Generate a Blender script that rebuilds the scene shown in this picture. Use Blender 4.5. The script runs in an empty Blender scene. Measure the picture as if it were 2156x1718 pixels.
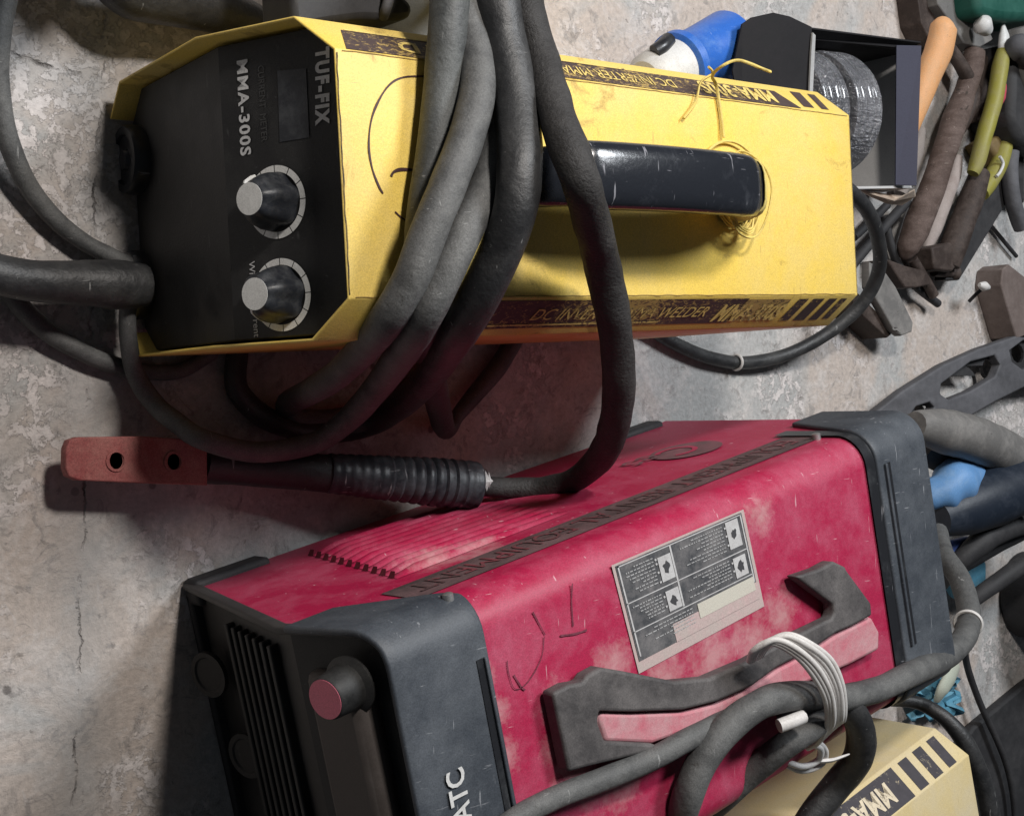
import bpy, math, random
from mathutils import Vector, Matrix, noise as mnoise
random.seed(7)
S = bpy.context.scene
COL = S.collection
PI = math.pi

# ------------------------------------------------------------------ camera
CAM_ROT = (0.02078, -0.7165, -0.0703)
CAM_POS = Vector((-0.39756, -0.1001, 0.78919))
FPX, CX, CY = 3000.0, 1078.0, 859.0          # focal length and centre in pixels of a 2156 px wide picture
cd = bpy.data.cameras.new('camera'); cam = bpy.data.objects.new('camera', cd); COL.objects.link(cam)
cam.location = CAM_POS; cam.rotation_euler = CAM_ROT
cd.sensor_fit = 'HORIZONTAL'; cd.sensor_width = 36.0; cd.lens = 36.0 * FPX / 2156.0
cd.clip_start = 0.02; cd.clip_end = 50
S.camera = cam
# ------------------------------------------------------------------ world and lamps
W = bpy.data.worlds.new('World'); S.world = W; W.use_nodes = True
W.node_tree.nodes['Background'].inputs[0].default_value = (0.80, 0.88, 1.0, 1)
W.node_tree.nodes['Background'].inputs[1].default_value = 0.050
def lamp(name, loc, target, power, color, size):
    l = bpy.data.lights.new(name, 'AREA'); l.shape = 'DISK'; l.size = size; l.energy = power; l.color = color
    o = bpy.data.objects.new(name, l); COL.objects.link(o); o.location = loc
    o.rotation_euler = (Vector(target) - Vector(loc)).to_track_quat('-Z', 'Y').to_euler()
    return o
lamp('lamp_near', (-0.02, 0.50, 1.04), (0.2, -0.05, 0.1), 10.0, (1.0, 0.94, 0.88), 0.13)
lamp('lamp_ceiling', (0.95, 0.92, 1.85), (0.40, -0.15, 0.1), 36.0, (0.92, 0.96, 1.0), 0.60)
S.view_settings.view_transform = 'Standard'; S.view_settings.look = 'None'
S.view_settings.exposure = 0.0; S.view_settings.gamma = 1.0; S.view_settings.use_curve_mapping = False
S.render.resolution_x = 1024; S.render.resolution_y = 815

# ------------------------------------------------------------------ geometry helpers
from mathutils import Euler
RC = Euler(CAM_ROT).to_matrix()
def ray(u, v): return RC @ Vector(((u - CX) / FPX, -(v - CY) / FPX, -1.0))
def at(u, v, z):
    "world point at height z that the photograph shows at (u, v)"
    d = ray(u, v); t = (z - CAM_POS.z) / d.z
    return CAM_POS + d * t
def on_plane(u, v, o, n):
    d = ray(u, v); t = (Vector(o) - CAM_POS).dot(n) / d.dot(n)
    return CAM_POS + d * t
def tag(o, label=None, cat=None, group=None, kind=None):
    if label: o['label'] = label
    if cat: o['category'] = cat
    if group: o['group'] = group
    if kind: o['kind'] = kind
    return o
PINV = {}
def empty(name, loc, rz=0, label=None, cat=None, group=None):
    o = bpy.data.objects.new(name, None); COL.objects.link(o); o.empty_display_size = 0.05
    o.location = loc; o.rotation_euler = (0, 0, rz)
    PINV[o.name] = (Matrix.Translation(Vector(loc)) @ Matrix.Rotation(rz, 4, 'Z')).inverted()
    return tag(o, label, cat, group)
def mesh(name, verts, faces, mat, parent=None, M=None, smooth=True, bevel=0, seg=2, solid=0, angle=35):
    me = bpy.data.meshes.new(name)
    vs = [(M @ Vector(v)) if M is not None else Vector(v) for v in verts]
    me.from_pydata([tuple(v) for v in vs], [], faces); me.validate(); me.update()
    if isinstance(mat, (list, tuple)):
        for m in mat: me.materials.append(m)
    else: me.materials.append(mat)
    o = bpy.data.objects.new(name, me); COL.objects.link(o)
    if smooth:
        me.polygons.foreach_set('use_smooth', [True] * len(me.polygons))
        try: me.set_sharp_from_angle(angle=math.radians(angle))
        except Exception: pass
    if solid:
        m = o.modifiers.new('thick', 'SOLIDIFY'); m.thickness = solid; m.offset = -1
    if bevel:
        m = o.modifiers.new('bevel', 'BEVEL'); m.width = bevel; m.segments = seg; m.limit_method = 'ANGLE'; m.angle_limit = math.radians(30)
    if parent:
        o.parent = parent
        o.matrix_parent_inverse = PINV.get(parent.name, Matrix.Identity(4))
    return o
def box(name, lo, hi, mat, parent=None, M=None, bevel=0.001):
    x0, y0, z0 = lo; x1, y1, z1 = hi
    v = [(x0,y0,z0),(x1,y0,z0),(x1,y1,z0),(x0,y1,z0),(x0,y0,z1),(x1,y0,z1),(x1,y1,z1),(x0,y1,z1)]
    f = [(0,3,2,1),(4,5,6,7),(0,1,5,4),(1,2,6,5),(2,3,7,6),(3,0,4,7)]
    return mesh(name, v, f, mat, parent, M, bevel=bevel)
def area2(p):
    return sum(p[i][0]*p[(i+1)%len(p)][1]-p[(i+1)%len(p)][0]*p[i][1] for i in range(len(p)))
def prism(name, poly, z0, z1, mat, parent=None, M=None, bevel=0.001, seg=2):
    "poly: xy list; extruded between heights"
    if area2(poly) < 0: poly = poly[::-1]
    n = len(poly)
    v = [(x, y, z0) for x, y in poly] + [(x, y, z1) for x, y in poly]
    f = [tuple(range(n))[::-1], tuple(range(n, 2*n))] + [(i, (i+1) % n, n+(i+1) % n, n+i) for i in range(n)]
    return mesh(name, v, f, mat, parent, M, bevel=bevel, seg=seg)
def pprism(name, pix, ztop, zbot, mat, parent=None, bevel=0.0012, seg=2):
    "outline seen in the photograph, standing between zbot and ztop"
    return prism(name, [tuple(at(u, v, ztop))[:2] for u, v in pix], zbot, ztop, mat, parent, bevel=bevel, seg=seg)
def catmull(P, n=8):
    out = []
    Q = [P[0]] + list(P) + [P[-1]]
    for i in range(1, len(Q) - 2):
        a, b, c, d = Q[i-1], Q[i], Q[i+1], Q[i+2]
        for k in range(n):
            t = k / n
            out.append(0.5 * ((2*b) + (c - a)*t + (2*a - 5*b + 4*c - d)*t*t + (3*b - a - 3*c + d)*t**3))
    out.append(Q[-2]); return out
def tube_geo(P, R, sides=14, wob=0.0, cap=True, flat=1.0):
    verts, faces = [], []
    n = len(P); T = []
    for i in range(n):
        t = (P[min(i+1, n-1)] - P[max(i-1, 0)]); T.append(t.normalized() if t.length > 1e-9 else Vector((0,0,1)))
    up = Vector((0, 0, 1)) if abs(T[0].z) < 0.9 else Vector((0, 1, 0))
    N = (up - T[0] * up.dot(T[0])).normalized()
    for i in range(n):
        N = (N - T[i] * N.dot(T[i])).normalized(); B = T[i].cross(N)
        for k in range(sides):
            a = 2*PI*k/sides
            r = R[i]
            if wob:
                r *= 1 + wob * mnoise.noise(P[i]*60 + Vector((math.cos(a), math.sin(a), 0))*0.7)
            verts.append(P[i] + (N*math.cos(a)*flat + B*math.sin(a)) * r)
    for i in range(n-1):
        for k in range(sides):
            a = i*sides+k; b = i*sides+(k+1) % sides
            faces.append((a, b, b+sides, a+sides))
    if cap:
        faces.append(tuple(range(sides))[::-1]); faces.append(tuple(range((n-1)*sides, n*sides)))
    return verts, faces
def lerp_r(rs, m):
    if isinstance(rs, (int, float)): return [rs]*m
    out = []
    for i in range(m):
        t = i/(m-1)*(len(rs)-1); k = min(int(t), len(rs)-2); out.append(rs[k]*(1-(t-k))+rs[k+1]*(t-k))
    return out
def wtube(name, pts, r, mat, parent=None, n=8, sides=14, wob=0.05, flat=1.0, smooth_path=True):
    P = catmull([Vector(p) for p in pts], n) if smooth_path else [Vector(p) for p in pts]
    v, f = tube_geo(P, lerp_r(r, len(P)), sides, wob, flat=flat)
    return mesh(name, v, f, mat, parent, angle=60)
def ptube(name, pts, r, mat, parent=None, **k):
    "pts: (u, v, height)"
    return wtube(name, [at(*p) for p in pts], r, mat, parent, **k)
def lathe(name, prof, origin, axis, mat, parent=None, sides=32, bevel=0, flutes=0, fd=0.0):
    "prof: (distance along axis, radius)"
    A = Vector(axis).normalized(); X = A.orthogonal().normalized(); Y = A.cross(X)
    v, f = [], []; O = Vector(origin)
    for d, r in prof:
        for k in range(sides):
            a = 2*PI*k/sides; rr = r*(1 - fd*(0.5+0.5*math.cos(flutes*a)) if flutes else 1)
            v.append(O + A*d + (X*math.cos(a)+Y*math.sin(a))*rr)
    for i in range(len(prof)-1):
        for k in range(sides):
            a = i*sides+k; b = i*sides+(k+1) % sides; f.append((a, b, b+sides, a+sides))
    f.append(tuple(range(sides))[::-1]); f.append(tuple(range((len(prof)-1)*sides, len(prof)*sides)))
    return mesh(name, v, f, mat, parent, bevel=bevel, angle=40)
def text_geo(s, size, shear=0.0, offset=0.0, sx=1.0, space=1.0):
    cu = bpy.data.curves.new('t', 'FONT'); cu.body = s; cu.size = size; cu.shear = shear; cu.offset = offset; cu.space_character = space
    cu.resolution_u = 3
    ob = bpy.data.objects.new('t', cu); COL.objects.link(ob)
    dg = bpy.context.evaluated_depsgraph_get()
    me = bpy.data.meshes.new_from_object(ob.evaluated_get(dg))
    v = [Vector((p.co.x*sx, p.co.y, 0)) for p in me.vertices]; f = [tuple(p.vertices) for p in me.polygons]
    bpy.data.objects.remove(ob); bpy.data.curves.remove(cu); bpy.data.meshes.remove(me)
    return v, f
def text(name, s, O, U, V, size, mat, parent, lift=0.0004, width=None, **k):
    v, f = text_geo(s, size, **k)
    w = max(p.x for p in v) - min(p.x for p in v); x0 = min(p.x for p in v)
    sc = (width / w) if width else 1.0
    U = Vector(U).normalized(); V = Vector(V).normalized(); N = U.cross(V)
    vs = [Vector(O) + U*((p.x-x0)*sc) + V*p.y + N*lift for p in v]
    return mesh(name, vs, f, mat, parent, smooth=False)
def decal(name, polys, O, U, V, mat, parent, lift=0.0003):
    "flat sticker pieces in a plane; polys in plane coordinates"
    U = Vector(U).normalized(); V = Vector(V).normalized(); N = U.cross(V)
    vs, fs = [], []
    for p in polys:
        if area2(p) < 0: p = p[::-1]
        b = len(vs); vs += [Vector(O)+U*x+V*y+N*lift for x, y in p]; fs.append(tuple(range(b, b+len(p))))
    return mesh(name, vs, fs, mat, parent, smooth=False)

# ------------------------------------------------------------------ materials
def new_mat(name):
    m = bpy.data.materials.new(name); m.use_nodes = True
    nt = m.node_tree; b = nt.nodes['Principled BSDF']; return m, nt, b
def N_(nt, t, **kw):
    n = nt.nodes.new(t)
    for k, v in kw.items(): setattr(n, k, v)
    return n
def noise_n(nt, co, scale, detail=8, rough=0.6, dist=0.0):
    n = N_(nt, 'ShaderNodeTexNoise'); n.inputs['Scale'].default_value = scale; n.inputs['Detail'].default_value = detail
    n.inputs['Roughness'].default_value = rough; n.inputs['Distortion'].default_value = dist
    nt.links.new(co, n.inputs['Vector']); return n.outputs['Fac']
def ramp(nt, fac, a, b, lo=0.0, hi=1.0):
    r = N_(nt, 'ShaderNodeMapRange'); r.inputs['From Min'].default_value = a; r.inputs['From Max'].default_value = b
    r.inputs['To Min'].default_value = lo; r.inputs['To Max'].default_value = hi
    nt.links.new(fac, r.inputs['Value']); return r.outputs['Result']
def mixc(nt, fac, a, b):
    m = N_(nt, 'ShaderNodeMix', data_type='RGBA')
    for s, v in ((m.inputs[0], fac), (m.inputs[6], a), (m.inputs[7], b)):
        if hasattr(v, 'is_linked'): nt.links.new(v, s)
        elif isinstance(v, (int, float)): s.default_value = v
        else: s.default_value = (*v, 1)
    return m.outputs[2]
def mth(nt, op, a, b=0.0, c=None):
    m = N_(nt, 'ShaderNodeMath', operation=op)
    for i, v in enumerate([a, b] + ([c] if c is not None else [])):
        if hasattr(v, 'is_linked'): nt.links.new(v, m.inputs[i])
        else: m.inputs[i].default_value = v
    return m.outputs[0]
def position(nt, sc=(1, 1, 1)):
    g = N_(nt, 'ShaderNodeNewGeometry'); mp = N_(nt, 'ShaderNodeMapping'); mp.inputs['Scale'].default_value = sc
    nt.links.new(g.outputs['Position'], mp.inputs['Vector']); return mp.outputs['Vector'], g
def dusty(name, base, dust, amt=0.5, scale=30, rough=0.6, bump=0.15, bscale=250, spec=0.4, metal=0.0, up=0.0,
          scratch=0.0, scratch_col=(0.6, 0.6, 0.6), dark=0.0, dark_col=(0.03, 0.025, 0.02), stretch=(1, 1, 1), grain=0.06):
    m, nt, b = new_mat(name)
    co, g = position(nt); cs, _ = position(nt, stretch)
    n1 = noise_n(nt, cs, scale, 9, 0.65, 0.4); n2 = noise_n(nt, co, scale*4.3, 6, 0.7)
    f = mth(nt, 'ADD', mth(nt, 'MULTIPLY', n1, 0.7), mth(nt, 'MULTIPLY', n2, 0.3))
    fac = ramp(nt, f, 0.62 - 0.35*amt, 0.78 - 0.22*amt)
    if up:
        sep = N_(nt, 'ShaderNodeSeparateXYZ'); nt.links.new(g.outputs['Normal'], sep.inputs[0])
        u = ramp(nt, sep.outputs['Z'], 0.1, 1.0, 0.0, up)
        fac = mth(nt, 'ADD', mth(nt, 'MULTIPLY', fac, 0.6), mth(nt, 'MULTIPLY', u, ramp(nt, f, 0.25, 0.65, 0.4, 1.0)))
    fac = mth(nt, 'MINIMUM', mth(nt, 'MULTIPLY', fac, 0.45 + 0.5*amt), 1.0)
    c = mixc(nt, fac, base, dust)
    if dark:
        n3 = noise_n(nt, co, scale*1.9, 10, 0.72, 0.8)
        c = mixc(nt, ramp(nt, n3, 0.66-0.1*dark, 0.72-0.1*dark, 0, 0.8), c, dark_col)
    if scratch:
        s1, _ = position(nt, (400, 45, 200)); s2, _ = position(nt, (60, 500, 200))
        a = ramp(nt, noise_n(nt, s1, 1.0, 2, 0.5), 0.73-0.04*scratch, 0.76, 0, 0.7)
        b2 = ramp(nt, noise_n(nt, s2, 1.0, 2, 0.5), 0.74-0.04*scratch, 0.77, 0, 0.6)
        c = mixc(nt, mth(nt, 'MAXIMUM', a, b2), c, scratch_col)
    if grain:
        gr = noise_n(nt, co, 1400, 2, 0.5)
        hsv = N_(nt, 'ShaderNodeHueSaturation'); nt.links.new(c, hsv.inputs['Color'])
        nt.links.new(ramp(nt, gr, 0.3, 0.7, 1-grain*2, 1+grain*2), hsv.inputs['Value']); c = hsv.outputs['Color']
    nt.links.new(c, b.inputs['Base Color'])
    nt.links.new(ramp(nt, fac, 0, 1, rough, min(1, rough+0.3)), b.inputs['Roughness'])
    b.inputs['Specular IOR Level'].default_value = spec; b.inputs['Metallic'].default_value = metal
    if bump:
        bp = N_(nt, 'ShaderNodeBump'); bp.inputs['Strength'].default_value = bump; bp.inputs['Distance'].default_value = 0.001
        h = mth(nt, 'ADD', noise_n(nt, co, bscale, 6, 0.6), mth(nt, 'MULTIPLY', n1, 0.8))
        nt.links.new(h, bp.inputs['Height']); nt.links.new(bp.outputs['Normal'], b.inputs['Normal'])
    return m
YEL = dusty('yellow_paint', (0.76, 0.54, 0.105), (0.68, 0.53, 0.22), 0.55, 10, 0.42, 0.12, 500, 0.4, dark=0.8, dark_col=(0.42, 0.28, 0.07), grain=0.07, scratch=0.3, scratch_col=(0.48, 0.33, 0.10))
CREAM = dusty('pale_yellow_paint', (0.66, 0.53, 0.27), (0.62, 0.54, 0.38), 0.6, 18, 0.5, 0.1, 500, grain=0.05, dark=0.12, dark_col=(0.35, 0.26, 0.12))
PANEL = dusty('black_panel', (0.0095, 0.0095, 0.010), (0.045, 0.045, 0.043), 0.5, 16, 0.5, 0.15, 600, 0.35, scratch=0.5, scratch_col=(0.06, 0.06, 0.06), grain=0.12)
BLACK = dusty('black_plastic', (0.016, 0.017, 0.02), (0.07, 0.075, 0.08), 0.3, 30, 0.3, 0.1, 500, 0.5, scratch=0.6, scratch_col=(0.25, 0.25, 0.27))
KNOB = dusty('knob_plastic', (0.016, 0.018, 0.023), (0.075, 0.08, 0.085), 0.45, 70, 0.38, 0.15, 500, 0.4)
GREYP = dusty('dusty_bezel_plastic', (0.036, 0.043, 0.054), (0.125, 0.138, 0.155), 0.55, 18, 0.48, 0.18, 500, 0.45, up=0.2, scratch=0.8, scratch_col=(0.30, 0.31, 0.33), grain=0.10)
RED = dusty('red_paint', (0.36, 0.012, 0.056), (0.47, 0.14, 0.21), 0.52, 26, 0.45, 0.12, 400, 0.4, up=0.08, scratch=0.5, scratch_col=(0.60, 0.36, 0.40), grain=0.09)
REDDUST = dusty('dusty_red_plastic', (0.50, 0.14, 0.18), (0.50, 0.32, 0.33), 0.75, 40, 0.6, 0.1, 400)
RUB = dusty('rubber_cable', (0.038, 0.041, 0.042), (0.145, 0.152, 0.148), 0.62, 30, 0.50, 0.6, 240, 0.45, up=0.22, dark=0.3, scratch=0.2, scratch_col=(0.28, 0.28, 0.275), grain=0.12)
RUBD = dusty('dark_rubber_cable', (0.018, 0.0185, 0.020), (0.085, 0.084, 0.082), 0.5, 30, 0.45, 0.6, 240, 0.5, up=0.12, scratch=0.2, scratch_col=(0.28, 0.28, 0.275), grain=0.12)
RUBM = dusty('dusty_rubber_cable', (0.058, 0.059, 0.060), (0.20, 0.20, 0.193), 0.62, 30, 0.55, 0.6, 240, 0.4, up=0.25, dark=0.3, scratch=0.2, scratch_col=(0.28, 0.28, 0.275), grain=0.12)
WHITEI = dusty('white_print', (0.55, 0.55, 0.55), (0.30, 0.30, 0.30), 0.4, 90, 0.5, 0, 100)
WHITE = dusty('white_plastic', (0.62, 0.62, 0.61), (0.42, 0.40, 0.38), 0.4, 90, 0.45, 0.1, 300)
CAPW = dusty('knob_cap_plastic', (0.66, 0.66, 0.64), (0.48, 0.48, 0.46), 0.5, 90, 0.6, 0.05, 300)
PINKCAP = dusty('knob_cap_red', (0.62, 0.16, 0.22), (0.5, 0.2, 0.25), 0.3, 90, 0.5, 0.05, 300)
BLUE = dusty('blue_plastic', (0.030, 0.13, 0.50), (0.14, 0.27, 0.55), 0.35, 40, 0.35, 0.08, 300, 0.45, scratch=0.3, scratch_col=(0.3, 0.4, 0.7))
LBLUE = dusty('light_blue_plastic', (0.12, 0.27, 0.52), (0.25, 0.38, 0.55), 0.4, 40, 0.5, 0.1, 300)
TEAL = dusty('teal_cloth', (0.09, 0.28, 0.40), (0.22, 0.40, 0.48), 0.5, 40, 0.7, 0.4, 300)
NAVY = dusty('navy_plastic', (0.012, 0.018, 0.030), (0.05, 0.06, 0.08), 0.4, 30, 0.45, 0.15, 300)
ORANGE = dusty('orange_wood', (0.70, 0.36, 0.16), (0.60, 0.38, 0.22), 0.5, 60, 0.55, 0.2, 400, dark=0.3, dark_col=(0.22, 0.11, 0.06), stretch=(3, 1, 1))
BROWN = dusty('dark_wood', (0.080, 0.055, 0.046), (0.19, 0.145, 0.13), 0.6, 35, 0.7, 0.5, 260, 0.25, dark=0.6, scratch=0.6, scratch_col=(0.3, 0.25, 0.22), stretch=(1, 2.2, 1), grain=0.12)
RUST = dusty('rusty_steel', (0.036, 0.025, 0.021), (0.12, 0.092, 0.08), 0.5, 45, 0.65, 0.5, 300, 0.35, dark=0.3, grain=0.12)
STEEL = dusty('dull_steel', (0.14, 0.135, 0.13), (0.28, 0.265, 0.25), 0.5, 40, 0.6, 0.25, 300, 0.4, dark=0.2)
PALEM = dusty('pale_grey_metal', (0.30, 0.30, 0.30), (0.45, 0.45, 0.45), 0.5, 20, 0.5, 0.1, 300, 0.4)
YGRN = dusty('yellow_green_plastic', (0.27, 0.25, 0.045), (0.28, 0.25, 0.13), 0.5, 50, 0.5, 0.1, 300)
GREEN = dusty('green_plastic', (0.008, 0.075, 0.055), (0.03, 0.13, 0.10), 0.5, 30, 0.6, 0.2, 200)
DIRT = dusty('dark_dirty_plastic', (0.022, 0.022, 0.024), (0.075, 0.073, 0.075), 0.5, 25, 0.6, 0.3, 250, 0.35, up=0.2)
GDUST = dusty('grey_dusty_plastic', (0.055, 0.055, 0.06), (0.17, 0.17, 0.185), 0.65, 22, 0.6, 0.3, 250, 0.35, up=0.35, stretch=(0.4, 1, 1))
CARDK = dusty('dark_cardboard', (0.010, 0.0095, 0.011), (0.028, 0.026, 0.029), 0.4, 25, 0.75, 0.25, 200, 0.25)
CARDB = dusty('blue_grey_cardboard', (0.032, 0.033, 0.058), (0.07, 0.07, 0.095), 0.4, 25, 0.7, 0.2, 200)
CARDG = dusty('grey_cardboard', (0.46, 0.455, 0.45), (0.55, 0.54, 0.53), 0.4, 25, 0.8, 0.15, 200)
TORN = dusty('torn_cardboard', (0.48, 0.38, 0.30), (0.55, 0.47, 0.40), 0.4, 60, 0.9, 0.4, 200)
COPPER = dusty('copper_plate', (0.25, 0.058, 0.058), (0.40, 0.21, 0.18), 0.65, 22, 0.65, 0.4, 260, 0.3, dark=0.5, dark_col=(0.12, 0.04, 0.04), grain=0.12)
TWINE = dusty('yellow_twine', (0.70, 0.54, 0.15), (0.50, 0.42, 0.20), 0.4, 120, 0.8, 0.3, 800)
TIEW = dusty('white_wire', (0.62, 0.60, 0.58), (0.46, 0.43, 0.40), 0.4, 120, 0.5, 0.1, 800)
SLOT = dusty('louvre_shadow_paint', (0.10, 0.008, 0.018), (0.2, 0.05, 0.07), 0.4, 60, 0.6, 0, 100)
INKR = dusty('faded_marker_ink', (0.13, 0.028, 0.045), (0.28, 0.07, 0.11), 0.5, 150, 0.5, 0, 100)
INK = dusty('marker_ink', (0.05, 0.02, 0.02), (0.10, 0.06, 0.05), 0.3, 150, 0.5, 0, 100)
STRIPER = dusty('worn_stripe', (0.055, 0.042, 0.042), (0.17, 0.095, 0.10), 0.75, 45, 0.5, 0.1, 300, stretch=(0.2, 1, 1), grain=0.08)
LOGO = dusty('worn_logo', (0.10, 0.058, 0.060), (0.24, 0.10, 0.12), 0.7, 70, 0.5, 0, 300)
REDTXT = None
LABELK = dusty('label_black', (0.055, 0.058, 0.064), (0.20, 0.19, 0.19), 0.6, 60, 0.5, 0.05, 300)
LABELD = dusty('label_dust', (0.44, 0.37, 0.345), (0.50, 0.34, 0.34), 0.6, 60, 0.8, 0.05, 300)
LABELW = dusty('label_white', (0.50, 0.50, 0.50), (0.34, 0.32, 0.32), 0.55, 100, 0.7, 0, 300)
LABELT = dusty('label_grey_print', (0.40, 0.40, 0.40), (0.20, 0.20, 0.20), 0.6, 300, 0.6, 0, 300)
DARKP = dusty('dark_pictogram', (0.05, 0.05, 0.055), (0.10, 0.10, 0.10), 0.3, 100, 0.6, 0, 300)
SCREW = dusty('screw_metal', (0.5, 0.5, 0.5), (0.2, 0.2, 0.2), 0.5, 300, 0.35, 0.1, 500, metal=0.8)

def worn_decal(name, ink, worn, amt, scale=120, sx=(1, 1, 1)):
    "dark sticker rubbed through to what is below it"
    m, nt, b = new_mat(name); co, _ = position(nt, sx); c2, _ = position(nt)
    n = noise_n(nt, co, scale, 10, 0.75, 1.2); n2 = noise_n(nt, c2, 16, 3, 0.5)
    f = mth(nt, 'ADD', n, mth(nt, 'MULTIPLY', mth(nt, 'SUBTRACT', n2, 0.5), 0.55))
    c = mixc(nt, ramp(nt, f, 0.60-0.14*amt, 0.66-0.14*amt), mixc(nt, noise_n(nt, c2, 200, 4), [x*0.7 for x in ink], [min(1, x*1.5) for x in ink]), worn)
    nt.links.new(c, b.inputs['Base Color']); b.inputs['Roughness'].default_value = 0.55
    return m
DECAL = worn_decal('worn_dark_decal', (0.050, 0.032, 0.030), (0.42, 0.29, 0.09), 0.36, 330, (0.6, 1.3, 1))
DECALX = worn_decal('rubbed_dark_decal', (0.07, 0.045, 0.03), (0.45, 0.31, 0.10), 0.85, 300, (0.6, 1.4, 1))
REDTXT = worn_decal('faded_red_print', (0.17, 0.045, 0.055), (0.085, 0.052, 0.052), 1.0, 130)
DECALC = worn_decal('dark_decal', (0.04, 0.035, 0.042), (0.45, 0.38, 0.26), 0.15, 120)
DTXT = worn_decal('worn_yellow_print', (0.66, 0.50, 0.15), (0.16, 0.11, 0.07), 0.25, 300)
DTXTC = worn_decal('pale_print', (0.60, 0.52, 0.38), (0.12, 0.09, 0.08), 0.15, 260)

def film():
    m, nt, b = new_mat('clear_shrink_film'); co, _ = position(nt, (0.5, 1, 1))
    b.inputs['Roughness'].default_value = 0.16
    b.inputs['Specular IOR Level'].default_value = 0.9
    c = mixc(nt, ramp(nt, noise_n(nt, co, 28, 4, 0.6, 0.6), 0.38, 0.62), (0.085, 0.088, 0.10), (0.19, 0.193, 0.21)); nt.links.new(c, b.inputs['Base Color'])
    b.inputs['Coat Weight'].default_value = 0.8; b.inputs['Coat Roughness'].default_value = 0.04
    bp = N_(nt, 'ShaderNodeBump'); bp.inputs['Strength'].default_value = 0.9; bp.inputs['Distance'].default_value = 0.003
    c3, _ = position(nt, (30, 260, 260))
    nt.links.new(mth(nt, 'ADD', noise_n(nt, c3, 1.0, 5, 0.6, 1.5), noise_n(nt, co, 90, 3, 0.5, 2.0)), bp.inputs['Height'])
    nt.links.new(bp.outputs['Normal'], b.inputs['Normal']); return m
FILM = film()

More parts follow.
